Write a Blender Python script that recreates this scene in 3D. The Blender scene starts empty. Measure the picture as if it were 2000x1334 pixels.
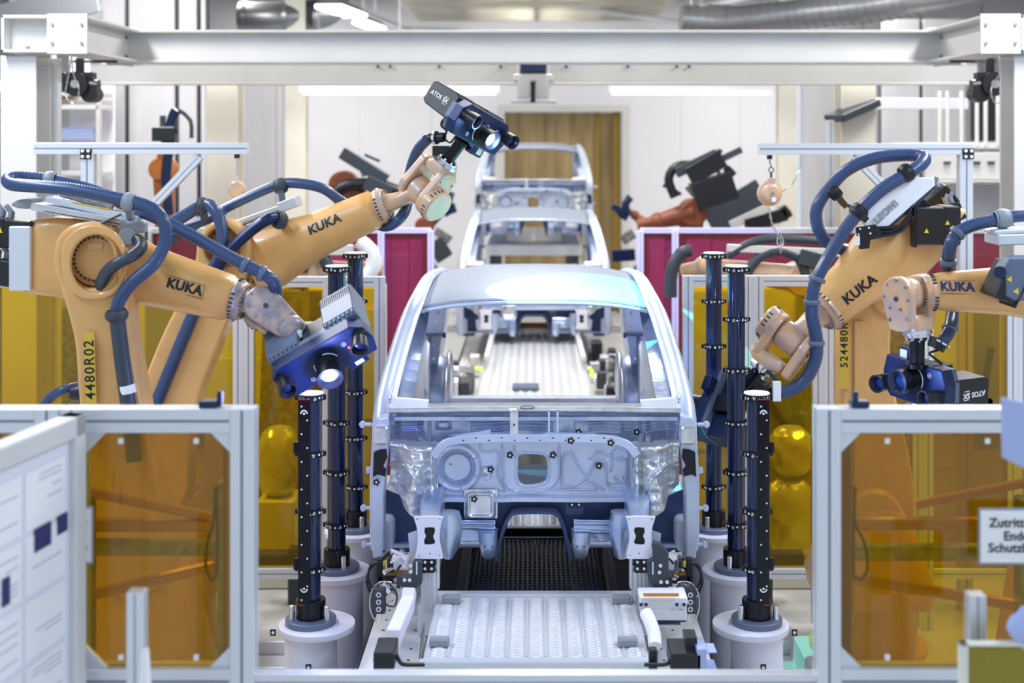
import bpy, bmesh, math, random
import numpy as np
from mathutils import Vector, Matrix
random.seed(7)
SC = bpy.context.scene
COL = SC.collection
# ------------------------------------------------------------------ camera
# level camera 3.3 m above the floor with lens shift; FPX = focal length in pixels of the 2000 px frame
FPX, VX, VY, CAMZ = 2600.0, 1042.0, 270.0, 3.3
cd = bpy.data.cameras.new('camera'); cam = bpy.data.objects.new('camera', cd); COL.objects.link(cam)
cam.location = (0, 0, CAMZ); cam.rotation_euler = (math.pi/2, 0, 0)
cd.sensor_width = 36; cd.sensor_fit = 'HORIZONTAL'; cd.lens = FPX*36/2000
cd.shift_x = (1000-VX)/2000; cd.shift_y = -(667-VY)/2000
cd.clip_start = .05; cd.clip_end = 200
cd.dof.use_dof = True; cd.dof.focus_distance = 7.0; cd.dof.aperture_fstop = 1.5
SC.camera = cam
# ------------------------------------------------------------------ world, lights, exposure
wd = bpy.data.worlds.new('hall_daylight'); SC.world = wd; wd.use_nodes = True
bg = wd.node_tree.nodes['Background']; bg.inputs[0].default_value = (.74, .85, 1, 1); bg.inputs[1].default_value = .95
SC.view_settings.view_transform = 'Standard'; SC.view_settings.look = 'None'
SC.view_settings.exposure = -0.12; SC.view_settings.gamma = 1; SC.view_settings.use_curve_mapping = False
def area(x, y, z, sx, sy, power, col=(1, .97, .92)):
    l = bpy.data.lights.new('ceiling_or_fill_light', 'AREA'); l.shape = 'RECTANGLE'; l.size = sx; l.size_y = sy
    l.energy = power; l.color = col
    o = bpy.data.objects.new('ceiling_or_fill_light', l); o.location = (x, y, z); COL.objects.link(o); return o
for yy, pw in ((5.0, 260), (8.6, 250), (13.0, 230), (18.0, 200), (22.0, 165)):
    for xx in (-4.2, 0.0, 4.2):
        if yy < 6 and xx == 0: continue
        area(xx, yy, 5.9, .5, 2.6, 90 if (xx == 0 and yy == 8.6) else pw, (.55, .72, 1) if yy < 6 else (1, .97, .93))  # front pair is added blue fill that turns the car front bluish
def spot(pos, aim, deg, power, col, blend=.03, size=.02):
    l = bpy.data.lights.new('projector_or_added_light', 'SPOT'); l.energy = power; l.color = col
    l.spot_size = math.radians(deg); l.spot_blend = blend; l.shadow_soft_size = size
    o = bpy.data.objects.new('projector_or_added_light', l); o.location = pos
    o.rotation_euler = (Vector(aim)-Vector(pos)).to_track_quat('-Z', 'Y').to_euler(); COL.objects.link(o); return o
def glowpoint(pos, power, col=(.22, .38, 1), size=.03):      # blue all-round fill light added just ahead of a scanner lens
    l = bpy.data.lights.new('lens_fill_light', 'POINT'); l.energy = power; l.color = col; l.shadow_soft_size = size
    o = bpy.data.objects.new('lens_fill_light', l); o.location = pos; COL.objects.link(o); return o
def W(px, py, Y):                      # photo pixel at depth Y -> point of the hall
    return Vector(((px-VX)*Y/FPX, Y, CAMZ-(py-VY)*Y/FPX))
# ------------------------------------------------------------------ materials
def lin(h):
    h = h.lstrip('#'); r = []
    for i in (0, 2, 4):
        c = int(h[i:i+2], 16)/255; r.append(c/12.92 if c <= .04045 else ((c+.055)/1.055)**2.4)
    return (*r, 1)
MATS = {}
def mat(name, col, rough=.5, metal=0., var=0., vscale=6., bump=0., bscale=40., col2=None, coat=0., spec=.5, stretch=None):
    m = bpy.data.materials.new(name); m.use_nodes = True; nt = m.node_tree; b = nt.nodes['Principled BSDF']
    c = lin(col); b.inputs['Base Color'].default_value = c; b.inputs['Roughness'].default_value = rough
    b.inputs['Metallic'].default_value = metal; b.inputs['Coat Weight'].default_value = coat
    b.inputs['Specular IOR Level'].default_value = spec
    if var or bump:
        tc = nt.nodes.new('ShaderNodeTexCoord'); src = tc.outputs['Object']
        if stretch:
            mp = nt.nodes.new('ShaderNodeMapping'); mp.inputs['Scale'].default_value = stretch
            nt.links.new(src, mp.inputs[0]); src = mp.outputs[0]
    if var:
        n = nt.nodes.new('ShaderNodeTexNoise'); n.inputs['Scale'].default_value = vscale; n.inputs['Detail'].default_value = 5
        nt.links.new(src, n.inputs['Vector'])
        r = nt.nodes.new('ShaderNodeValToRGB'); r.color_ramp.elements[0].position = .35; r.color_ramp.elements[1].position = .65
        d = lin(col2) if col2 else tuple(x*(1-var) for x in c[:3])+(1,)
        r.color_ramp.elements[0].color = d; r.color_ramp.elements[1].color = c
        nt.links.new(n.outputs['Fac'], r.inputs[0]); nt.links.new(r.outputs[0], b.inputs['Base Color'])
    if bump:
        n2 = nt.nodes.new('ShaderNodeTexNoise'); n2.inputs['Scale'].default_value = bscale; n2.inputs['Detail'].default_value = 4
        nt.links.new(src, n2.inputs['Vector'])
        bp = nt.nodes.new('ShaderNodeBump'); bp.inputs['Strength'].default_value = bump; bp.inputs['Distance'].default_value = .01
        nt.links.new(n2.outputs['Fac'], bp.inputs['Height']); nt.links.new(bp.outputs[0], b.inputs['Normal'])
    MATS[name] = m; return m
def glow(name, col, strength):
    m = mat(name, col); b = m.node_tree.nodes['Principled BSDF']
    b.inputs['Emission Color'].default_value = lin(col); b.inputs['Emission Strength'].default_value = strength; return m
def tinted(name, col, gloss=.06, rough=.05, mixd=.0, dcol='ffffff'):
    m = bpy.data.materials.new(name); m.use_nodes = True; nt = m.node_tree; nt.nodes.clear()
    out = nt.nodes.new('ShaderNodeOutputMaterial'); t = nt.nodes.new('ShaderNodeBsdfTransparent'); t.inputs[0].default_value = lin(col)
    g = nt.nodes.new('ShaderNodeBsdfGlossy'); g.inputs['Roughness'].default_value = rough; g.inputs['Color'].default_value = (1, 1, 1, 1)
    d = nt.nodes.new('ShaderNodeBsdfDiffuse'); d.inputs[0].default_value = lin(dcol)
    m0 = nt.nodes.new('ShaderNodeMixShader'); m0.inputs[0].default_value = mixd
    nt.links.new(t.outputs[0], m0.inputs[1]); nt.links.new(d.outputs[0], m0.inputs[2])
    m1 = nt.nodes.new('ShaderNodeMixShader'); fr = nt.nodes.new('ShaderNodeFresnel'); fr.inputs[0].default_value = 1.45
    nt.links.new(fr.outputs[0], m1.inputs[0]); nt.links.new(m0.outputs[0], m1.inputs[1]); nt.links.new(g.outputs[0], m1.inputs[2])
    nt.links.new(m1.outputs[0], out.inputs[0]); MATS[name] = m; return m
M = MATS
mat('orange', 'E0AB66', .34, var=.10, vscale=9, bump=.04, bscale=60, coat=.25)
mat('orange_worn', 'E2B080', .34, var=.5, vscale=14, col2='BBA698', bump=.12, bscale=50, coat=.3)
mat('wrist_worn', 'C9AFA0', .33, metal=.25, var=.5, vscale=18, col2='8F8B98', bump=.15, bscale=60)
mat('steel', 'CFDBEF', .30, .72, var=.3, vscale=6, bump=.16, bscale=24, col2='A3B5D8')
mat('steel_soft', 'D3DDF2', .38, .42, var=.16, vscale=4, bump=.05, bscale=20)
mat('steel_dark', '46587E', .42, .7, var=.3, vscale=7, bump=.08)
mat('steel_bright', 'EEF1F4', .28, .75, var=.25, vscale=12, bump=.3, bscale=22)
mat('roof_panel', '939EB0', .42, .15)
mat('alu', 'D9DCE0', .38, .45, bump=.02, stretch=(1, 1, 8))
mat('alu_groove', '7E858E', .5, .4)
mat('white_paint', 'D6D5D3', .5, var=.06, vscale=3)
mat('cream_paint', 'E3E0D2', .5, var=.07, vscale=3)
mat('lavender_white', 'E4E3EE', .42)
mat('black', '14171D', .38, bump=.03)
mat('black_metal', '10131B', .25, .3)
mat('navy', '15284E', .30, .25)
mat('navy_pole', '152448', .16, .35, coat=.5)
mat('scanner_blue', '162B56', .35, .2)
mat('hose_blue', '34496F', .36, coat=.15)
mat('hose_grey', '3A424C', .4)
mat('grey_plastic', '8F9499', .45)
mat('grey_blue', '626E84', .4, .1)
mat('dark_grey', '3A3F47', .5)
mat('dirty_metal', 'A9AAA6', .4, .7, var=.5, vscale=20, bump=.2)
mat('chrome', 'DADDE2', .15, .95)
mat('floor_white', 'DADAD8', .35, var=.08, vscale=1.5)
mat('wall_grey', 'C6C6CA', .6, var=.10, vscale=1.2, stretch=(3, 3, .5))
mat('wall_white', 'E9E9EE', .6, var=.03, vscale=1)
mat('curtain_beige', 'AF9868', .6, var=.35, vscale=1.6, stretch=(3, 1, .5), col2='927A55')
mat('wood_edge', '9A7B28', .5)
mat('screen_red', '7E1C34', .35, var=.15, vscale=2, stretch=(4, 1, .3), coat=.3)
mat('amber_block', 'C8882A', .4, var=.1)
mat('yellow', 'E8D21E', .5)
mat('label_yellow', 'D9B53A', .5)
mat('ink', '14161E', .5)
mat('ink_blue', '2C2F66', .6)
mat('print_grey', 'C4C5D0', .6)
mat('white', 'F2F2F2', .5)
mat('dark', '0A0B10', .5)
mat('mesh_dark', '0C1A3A', .45, .1)
mat('fin_tread', 'D4D5D8', .42, .25, var=.1, vscale=8)
mat('orange_bg', 'C07028', .45, var=.3, vscale=4)
mat('rust_bg', '8C4A2C', .5, var=.3, vscale=6)
mat('duct', '8F9296', .35, .7, var=.2, vscale=2)
mat('ceiling_grey', '6F7276', .8, var=.3, vscale=1)
mat('deck_cream', 'CFCBBB', .6, var=.2, vscale=2)
mat('red', 'C02030', .5)
mat('copper', 'C48A5A', .35, .5)
mat('rag', 'A9B6DF', .8, bump=.3)
mat('clear_foil', 'D8DCE4', .2, .3, bump=.4, bscale=30)
mat('khaki', '8A7A10', .5)
glow('lamp_white', 'FFFFFF', 6)
glow('lens_glow', 'BFE6FF', 3.0)
glow('led_green', 'B8FF10', 2.5)
glow('led_red', 'FF6040', 2)
tinted('amber_glass', 'F0DB62', mixd=.09, dcol='C89A14')
tinted('amber_dark', 'E2CC6E', mixd=.13, dcol='BE9410')
tinted('lens_glass', '4050A0')
# ------------------------------------------------------------------ mesh builder
def frame(o, x, y, z=None):
    x = Vector(x).normalized(); y = Vector(y); y = (y-x*y.dot(x)).normalized(); z = x.cross(y)
    m = Matrix.Identity(4)
    for i in range(3): m[i][0] = x[i]; m[i][1] = y[i]; m[i][2] = z[i]; m[i][3] = o[i]
    return m
def axis_frame(o, d):
    d = Vector(d).normalized(); a = Vector((0, 0, 1)) if abs(d.z) < .9 else Vector((1, 0, 0))
    x = a.cross(d).normalized(); return frame(o, x, d.cross(x))     # z = d
def snap_text(b, T, target, lift=.0015):
    from mathutils.bvhtree import BVHTree
    me = bpy.data.meshes.new('t'); me.from_pydata([T.inverted() @ v for v in b.v], [], b.f); bm = bmesh.new(); bm.from_mesh(me)
    bmesh.ops.remove_doubles(bm, verts=bm.verts, dist=1e-6)
    for k in range(-6, 7): bmesh.ops.bisect_plane(bm, geom=bm.verts[:]+bm.edges[:]+bm.faces[:], plane_co=(0, k*.008, 0), plane_no=(0, 1, 0))
    bvh = BVHTree.FromPolygons(target.v, target.f); n = (T.to_3x3() @ Vector((0, 0, 1))).normalized()
    vs = []
    for v in bm.verts:
        p = T @ Vector((v.co.x, v.co.y, 0)); h, _, _, _ = bvh.ray_cast(p+n*.6, -n); vs.append((h if h else p)+n*(lift+v.co.z))
    bm.verts.index_update(); fs = [tuple(q.index for q in f.verts) for f in bm.faces]; o = MB(); o.add(vs, fs); bm.free(); bpy.data.meshes.remove(me); return o
class MB:
    def __init__(s, T=None): s.v = []; s.f = []; s.mi = []; s.sm = []; s.T = T or Matrix.Identity(4); s.m = 0
    def add(s, vs, fs, smooth=False, T=None):
        n = len(s.v); A = s.T @ T if T else s.T
        s.v += [A @ Vector(v) for v in vs]
        for f in fs: s.f.append(tuple(i+n for i in f)); s.mi.append(s.m); s.sm.append(smooth)
        return s
    def box(s, c, d, T=None, taper=1.):
        x, y, z = d[0]/2, d[1]/2, d[2]/2; t = taper
        vs = [(c[0]+a*(t if k > 0 else 1)*x, c[1]+b*(t if k > 0 else 1)*y, c[2]+k*z) for k in (-1, 1) for b in (-1, 1) for a in (-1, 1)]
        return s.add(vs, [(0, 2, 3, 1), (4, 5, 7, 6), (0, 1, 5, 4), (2, 6, 7, 3), (0, 4, 6, 2), (1, 3, 7, 5)], T=T)
    def box2(s, a, b):
        return s.box([(a[i]+b[i])/2 for i in range(3)], [abs(a[i]-b[i]) for i in range(3)])
    def bar(s, a, b, w, h, up=(0, 0, 1), ext=0.):
        a = Vector(a); b = Vector(b); d = b-a; L = d.length+2*ext; u = Vector(up)
        if abs(d.normalized().dot(u)) > .98: u = Vector((0, 1, 0))
        T = frame((a+b)/2, d, u); return s.box((0, 0, 0), (L, h, w), T=T)
    def lathe(s, o, d, prof, n=24, cap=True, ang=None):
        T = axis_frame(o, d); vs = []; fs = []
        for (h, r) in prof:
            for k in range(n):
                a = 2*math.pi*k/n; vs.append((r*math.cos(a), r*math.sin(a), h))
        for i in range(len(prof)-1):
            for k in range(n): fs.append((i*n+k, i*n+(k+1) % n, (i+1)*n+(k+1) % n, (i+1)*n+k))
        # split at sharp steps: duplicate each segment unless slopes agree
        segs = []
        s2 = []; 
        for i in range(len(prof)-1):
            (h0, r0), (h1, r1) = prof[i], prof[i+1]; s2.append(math.atan2(r1-r0, h1-h0))
        vs2 = []; fs2 = []; cur = None
        def ring(h, r):
            b = len(vs2)
            for k in range(n):
                a = 2*math.pi*k/n; vs2.append((r*math.cos(a), r*math.sin(a), h))
            return b
        prev = ring(*prof[0])
        for i in range(len(prof)-1):
            if i and abs(s2[i]-s2[i-1]) > .6: prev = ring(*prof[i])
            nx = ring(*prof[i+1])
            for k in range(n): fs2.append((prev+k, prev+(k+1) % n, nx+(k+1) % n, nx+k))
            prev = nx
        s.add(vs2, fs2, True, T)
        if cap:
            for (h, r), fl in ((prof[0], True), (prof[-1], False)):
                if r > 1e-4:
                    c = [(r*math.cos(2*math.pi*k/n), r*math.sin(2*math.pi*k/n), h) for k in range(n)]
                    idx = tuple(range(n)); s.add(c, [idx[::-1] if fl else idx], False, T)
        return s
    def cyl(s, a, b, r, r2=None, n=20):
        a = Vector(a); b = Vector(b); r2 = r if r2 is None else r2; return s.lathe(a, b-a, [(0, r), ((b-a).length, r2)], n)
    def sphere(s, c, r, n=14):
        return s.lathe(Vector(c)-Vector((0, 0, r)), (0, 0, 1), [(r-r*math.cos(math.pi*i/8), max(1e-4, r*math.sin(math.pi*i/8))) for i in range(9)], n, False)
    def ring_bolts(s, o, d, R, n, rb=.007, h=.008, a0=0., a1=2*math.pi, seg=6):
        T = axis_frame(o, d)
        for k in range(n):
            a = a0+(a1-a0)*k/n; c = T @ Vector((R*math.cos(a), R*math.sin(a), 0)); s.cyl(c, c+Vector(d).normalized()*h, rb, rb*.9, seg)
        return s
    def tube(s, pts, r, n=10, caps=True, up=None, flat=None):
        pts = [Vector(p) for p in pts]; m = len(pts); vs = []; fs = []
        t0 = (pts[1]-pts[0]).normalized(); a = Vector((0, 0, 1)) if abs(t0.z) < .9 else Vector((0, 1, 0))
        nrm = a.cross(t0).normalized()
        for i, p in enumerate(pts):
            t = (pts[min(i+1, m-1)]-pts[max(i-1, 0)]).normalized()
            nrm = (nrm-t*nrm.dot(t)).normalized(); bn = t.cross(nrm); rr = r(i) if callable(r) else r
            for k in range(n):
                an = 2*math.pi*k/n; vs.append(p+nrm*rr*math.cos(an)+bn*rr*math.sin(an))
        for i in range(m-1):
            for k in range(n): fs.append((i*n+k, i*n+(k+1) % n, (i+1)*n+(k+1) % n, (i+1)*n+k))
        s.add(vs, fs, True)
        if caps: s.add(vs[:n], [tuple(range(n))[::-1]]); s.add(vs[-n:], [tuple(range(n))])
        return s
    def loft(s, rings, smooth=True, caps=True):
        n = len(rings[0]); vs = [v for r in rings for v in r]; fs = []
        for i in range(len(rings)-1):
            for k in range(n): fs.append((i*n+k, i*n+(k+1) % n, (i+1)*n+(k+1) % n, (i+1)*n+k))
        s.add(vs, fs, smooth)
        if caps: s.add(rings[0], [tuple(range(n))[::-1]]); s.add(rings[-1], [tuple(range(n))])
        return s
    def prism(s, poly, T, z0, z1):
        n = len(poly); vs = [(x, y, z0) for x, y in poly]+[(x, y, z1) for x, y in poly]
        fs = [tuple(range(n))[::-1], tuple(range(n, 2*n))]+[(k, (k+1) % n, n+(k+1) % n, n+k) for k in range(n)]
        return s.add(vs, fs, False, T)
    def from_curve(s, cu, T, wrap=None):
        o = bpy.data.objects.new('tmp', cu); me = bpy.data.meshes.new_from_object(o)
        vs = [v.co.copy() for v in me.vertices]
        if wrap:      # bend around a cylinder of this radius whose axis is local x, text at +z
            vs = [Vector((v.x, (wrap+v.z)*math.sin(v.y/wrap), (wrap+v.z)*math.cos(v.y/wrap)-wrap)) for v in vs]
        s.add(vs, [tuple(p.vertices) for p in me.polygons], False, T)
        bpy.data.objects.remove(o); bpy.data.meshes.remove(me); bpy.data.curves.remove(cu); return s
    def plate(s, outline, T, thick, holes=(), bevel=0.):
        cu = bpy.data.curves.new('tmp', 'CURVE'); cu.dimensions = '2D'; cu.fill_mode = 'BOTH'
        cu.extrude = max(thick/2-bevel, 0); cu.bevel_depth = bevel; cu.bevel_resolution = 2; cu.offset = -bevel
        for pl in (outline, *holes):
            sp = cu.splines.new('POLY'); sp.points.add(len(pl)-1); sp.use_cyclic_u = True
            for i, p in enumerate(pl): sp.points[i].co = (p[0], p[1], 0, 1)
        return s.from_curve(cu, T)
    def text(s, body, size, T, ext=.001, wrap=None, bold=.0, align='CENTER', space=1., shear=0.):
        cu = bpy.data.curves.new('tmp', 'FONT'); cu.body = body; cu.size = size; cu.extrude = ext; cu.offset = bold
        cu.align_x = align; cu.align_y = 'CENTER'; cu.space_character = space; cu.shear = shear; cu.resolution_u = 3
        return s.from_curve(cu, T, wrap)
def circ(cx, cy, r, n=24, ry=None, a0=0, a1=2*math.pi):
    ry = ry or r; return [(cx+r*math.cos(a0+(a1-a0)*k/n), cy+ry*math.sin(a0+(a1-a0)*k/n)) for k in range(n)]
def rrect(cx, cy, w, h, r, n=5):
    P = []
    for sx, sy, a in ((1, 1, 0), (-1, 1, 90), (-1, -1, 180), (1, -1, 270)):
        for k in range(n+1):
            t = math.radians(a+90*k/n); P.append((cx+sx*(w/2-r)+r*math.cos(t), cy+sy*(h/2-r)+r*math.sin(t)))
    return P
def smooth_path(pts, step=.02, closed=False):
    P = [Vector(p) for p in pts]; out = []
    for i in range(len(P)-1):
        p0 = P[max(i-1, 0)]; p1 = P[i]; p2 = P[i+1]; p3 = P[min(i+2, len(P)-1)]
        n = max(2, int((p2-p1).length/step))
        for k in range(n):
            t = k/n; out.append(.5*((2*p1)+(p2-p0)*t+(2*p0-5*p1+4*p2-p3)*t*t+(3*p1-p0-3*p2+p3)*t**3))
    out.append(P[-1]); return out
def resample(P, step):
    out = [P[0]]; acc = 0
    for a, b in zip(P, P[1:]):
        L = (b-a).length
        while acc+L >= step:
            t = (step-acc)/L; a = a.lerp(b, t); out.append(a); L = (b-a).length; acc = 0
        acc += L
    return out
ROOT = {}
def wpos(o):
    p = Vector((0, 0, 0))
    while o: p += o.location; o = o.parent
    return p
def obj(name, mb, mats, parent=None, bevel=0., seg=1, label=None, solid=0.):
    off = wpos(parent) if parent else Vector((0, 0, 0))
    me = bpy.data.meshes.new(name); me.from_pydata([tuple(v-off) for v in mb.v], [], mb.f)
    if isinstance(mats, str): mats = [mats]
    for m in mats: me.materials.append(M[m])
    me.polygons.foreach_set('material_index', mb.mi); me.polygons.foreach_set('use_smooth', mb.sm); me.update()
    o = bpy.data.objects.new(name, me); COL.objects.link(o)
    if parent: o.parent = parent
    if bevel:
        b = o.modifiers.new('bevel', 'BEVEL'); b.width = bevel; b.segments = seg; b.limit_method = 'ANGLE'; b.angle_limit = math.radians(40)
    if solid:
        b = o.modifiers.new('solid', 'SOLIDIFY'); b.thickness = solid; b.offset = 0
    if label: o['label'] = label
    return o
def thing(name, loc, label, cat, group=None):
    o = bpy.data.objects.new(name, None); o.empty_display_size = .1; o.location = loc; COL.objects.link(o)
    return tag(o, label, cat, group)
def tag(o, label, cat, group=None, kind=None):
    o['label'] = label; o['category'] = cat
    if group: o['group'] = group
    if kind: o['kind'] = kind
    return o
def struct(name, mb, mats, bevel=0., label=None):
    o = obj(name, mb, mats, None, bevel); o['kind'] = 'structure'
    if label: o['label'] = label
    return o
def dup(root, loc, label=None, group=None):
    def cp(o, par):
        c = o.copy(); COL.objects.link(c); c.parent = par
        for ch in list(o.children):
            if ch.name in COL.objects: cp(ch, c)
        return c
    kids = list(root.children); r = root.copy(); COL.objects.link(r); r.location = loc
    for ch in kids: cp(ch, r)
    if label: r['label'] = label
    if group: r['group'] = group
    return r
# ================================================================== THE HALL
struct('floor', MB().box2((-11, 1, -.2), (11, 28, 0)), 'floor_white')
def panel_wall(name, x0, x1, y, z0, z1, pitch, m='wall_grey'):
    b = MB(); x = x0
    while x < x1-.01:
        w = min(pitch, x1-x); b.box2((x+.012, y, z0), (x+w-.012, y+.1, z1)); x += w
    b.box2((x0, y+.05, z0), (x1, y+.2, z1)); return struct(name, b, m)
# back wall with the tall portal behind the line
YB = 25.0
def bx(px): return (px-VX)*YB/FPX
def bz(py): return CAMZ-(py-VY)*YB/FPX
b = MB(); L, R_, T_ = bx(985), bx(1216), bz(218)
for x0, x1 in ((bx(560), L), (R_, bx(1560))):
    n = 3; 
    for i in range(n): b.box2((x0+(x1-x0)*i/n+.002, YB, 0), (x0+(x1-x0)*(i+1)/n-.002, YB+.2, 7))
b.box2((L, YB, T_), (R_, YB+.2, 7))
struct('wall_back', b, 'wall_white')
panel_wall('wall_back_left', -11, bx(560), 24.6, 0, 7, 1.25)
panel_wall('wall_back_right', bx(1560), 11, 24.6, 0, 7, 1.1)
b = MB(); b.box2((L-.12, YB-.05, 0), (L, YB+.02, T_+.12)); b.box2((R_, YB-.05, 0), (R_+.12, YB+.02, T_+.12)); b.box2((L, YB-.05, T_), (R_, YB+.02, T_+.12))
struct('trim_1', b, 'white_paint')
b = MB(); n = 9
for i in range(n):
    x = L+(R_-L)*(i+.5)/n; b.box((x, YB+.45+.03*(i % 2), T_/2), ((R_-L)/n*1.04, .02, T_))
b.m = 1; b.box2((R_-.16, YB+.2, 0), (R_-.02, YB+.4, T_)); b.box2((R_-.5, YB+.38, 0), (R_-.42, YB+.44, T_))
d = struct('door_1', b, ['curtain_beige', 'wood_edge'], label='beige strip curtain hanging in the tall portal behind the line')
for nm, x in (('wall_left', -11.1), ('wall_right', 11.1)):
    b = MB()
    for k in range(18): b.box2((x-.1, 1+k*1.5+.01, 0), (x+.1, 1+(k+1)*1.5-.01, 7))
    struct(nm, b, 'wall_grey')
b = MB(); b.box2((-11, 3.5, 7), (11, 28, 7.2))
for k in range(9): b.box2((-11, 5+k*2.6, 6.7), (11, 5.16+k*2.6, 7))
struct('ceiling', b, 'ceiling_grey')
# lit cream deck of slats under the roof, above the line
t = thing('ceiling_deck', (0, 17, 0), 'wide cream slatted ceiling deck above the middle of the line', 'ceiling deck')
b = MB(); z = 5.35
for k in range(34): b.box2((-2.0, 14.6+k*.26, z), (2.1, 14.75+k*.26, z+.08))
obj('slat_panel', b, 'deck_cream', t)
b = MB()
for x in (-2.05, -1.0, 0.05, 1.1, 2.12): b.box2((x-.05, 14.5, z+.06), (x+.05, 23.6, z+.3))
obj('deck_frame', b, 'alu', t, .01)
b = MB()
for x in (-.75, .8):
    b.box2((x-.1, 15, z-.05), (x+.1, 16.2, z))
obj('vent_grille', b, 'grey_plastic', t, .01)
# luminaires seen under the roof
def luminaire(x, y, z, w, l, label, tilt=0):
    t = thing('ceiling_lamp', (x, y, z), label, 'ceiling lamp', 'lamps under the hall roof')
    T = Matrix.Translation((x, y, z)) @ Matrix.Rotation(tilt, 4, 'Z')
    obj('diffuser', MB(T).box((0, 0, 0), (w, l, .05)), 'lamp_white', t, .01)
    obj('lamp_housing', MB(T).box((0, 0, .06), (w*1.1, l*1.02, .07), taper=.7), 'grey_plastic', t, .01)
    b = MB(T)
    for s in (-1, 1): b.cyl((0, s*l*.35, .09), (0, s*l*.35, 7-z), .01, n=6)
    obj('suspension_rod', b, 'alu', t)
def atY(px, py, Y): return W(px, py, Y)
p = atY(668, 22, 17); luminaire(p.x, p.y, p.z, .34, 1.3, 'bright ceiling lamp at upper left, the larger of the two there', -.12)
p = atY(722, 50, 20.5); luminaire(p.x, p.y, p.z, .26, 1.2, 'small ceiling lamp left of the cream deck, touching the beam edge', -.1)
p = atY(1386, 30, 17); luminaire(p.x, p.y, p.z, .34, 1.3, 'bright ceiling lamp right of the cream deck, under the silver duct', .12)
for s in (-1, 1): spot((s*.1, 11.3, 3.9), (s*1.75, 12.6, 1.9), 38, 900, (.25, .2, 1), .6, .1)  # added blue spots at the beam tint the red screens; no lamp there
# long white lit panels under the beams
for x0, x1, lab in ((582, 975, 'long white light panel under the rail, left of the trolley'), (1190, 1514, 'long white light panel under the rail, right of the trolley')):
    t = thing('light_panel', W((x0+x1)/2, 170, 16.2), lab, 'light panel', 'white light panels under the crane rail')
    a, c = W(x0, 181, 16.2), W(x1, 165, 16.2)
    obj('lamp_housing', MB().box2((a.x, 16.2, a.z), (c.x, 16.5, c.z)), 'white', t, .01)
    obj('hanging_rod', MB().cyl(((a.x+c.x)/2, 16.35, c.z), ((a.x+c.x)/2, 16.35, 6.9), .015, n=8), 'alu', t)
    obj('diffuser', MB().box2((a.x+.05, 16.19, a.z-.012), (c.x-.05, 16.48, a.z)), 'lamp_white', t)
# ducts
t = thing('ventilation_duct', W(1600, 20, 15), 'ribbed silver duct bending down at upper right', 'duct')
P = smooth_path([W(1330, 38, 15.2), W(1420, 42, 15.2), W(1560, 28, 15), W(1700, 14, 14.6), W(1830, -8, 14.2), W(1990, -40, 14)], .05)
b = MB(); b.tube(P, .17, 20)
for k in range(2, len(P)-2, 2): b.tube([P[k]-(P[k+1]-P[k])*.12, P[k]+(P[k+1]-P[k])*.12], .178, 20)
obj('duct_pipe', b, 'duct', t)
t = thing('ventilation_duct', W(350, 30, 16), 'silver round duct behind the left end of the front beam', 'duct')
b = MB(); b.tube([W(355, 80, 16), W(355, -30, 16)], .22, 20)
for k in range(9): b.lathe(W(355, 70-k*11, 16), (0, 0, 1), [(0, .22), (.01, .235), (.02, .22)], 20, False)
obj('duct_pipe', b, 'duct', t)
t = thing('ventilation_duct', W(560, 30, 17), 'fat grey horizontal duct above the front beam at left', 'duct')
b = MB(); b.tube(smooth_path([W(470, 34, 17), W(560, 34, 17), W(640, 20, 17.4), W(660, -30, 18)], .1), .2, 20)
for px in (476, 556, 616): b.tube([W(px, 34, 17), W(px+8, 34, 17)], .215, 20)
obj('duct_pipe', b, 'duct', t)
t = thing('cable_tray', W(130, 20, 14), 'grey cable tray with pipes crossing the upper left corner', 'cable tray')
obj('tray', MB().bar(W(-60, 60, 14), W(190, -10, 13.4), .04, .35), 'grey_plastic', t, .004); obj('tray', MB().bar(W(-20, 28, 15), W(200, 28, 15), .05, .1), 'grey_plastic', t, .004)
b = MB()
for dy in (-20, -8, 6): b.tube([W(20, 18+dy, 15.2), W(190, 20+dy, 15.2)], .035, 10)
obj('pipe', b, 'alu', t)
b = MB(); b.box((W(48, 16, 13.9).x, 13.9, W(48, 16, 13.9).z), (.12, .03, .05)); obj('yellow_tag', b, 'yellow', t)
for i, (x0, y0, x1, y1, Y) in enumerate(((1100, 8, 1420, 60, 21), (1340, 20, 1480, -10, 19.5), (620, -8, 800, 62, 21.5), (760, 55, 900, 62, 23))):
    o = obj('roof_pipe', MB().tube([W(x0, y0, Y), W(x1, y1, Y)], .05, 10), 'alu')
    tag(o, ['thin pipe crossing under the cream deck at right', 'thin pipe beside the right ceiling lamp', 'thin pipe sloping beside the left ceiling lamps', 'short pipe under the left of the cream deck'][i], 'pipe')
# cream columns behind the fences
for x0, x1, Y, mt, lab in ((410, 470, 13.5, 'cream_paint', 'cream column behind the left aluminium frame'), (560, 600, 17, 'cream_paint', 'slim cream column left of the white back wall'),
        (1518, 1553, 17, 'cream_paint', 'slim cream column right of the white back wall'), (1636, 1702, 13.5, 'cream_paint', 'broad cream column behind the right hoses')):
    a = W(x0, 0, Y); c = W(x1, 0, Y); w = c.x-a.x; xm = (a.x+c.x)/2
    hh = 4.34 if Y < 14 else 6
    b = MB(); b.box((xm, Y-w/2+.01, hh/2), (w, .022, hh)); b.box((xm, Y+w/2-.01, hh/2), (w, .022, hh)); b.box((xm, Y, hh/2), (.02, w-.03, hh))
    b.box((xm, Y, .02), (w*1.3, w*1.3, .04)); o = obj('steel_column', b, mt, None, .003); tag(o, lab, 'column')
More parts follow.
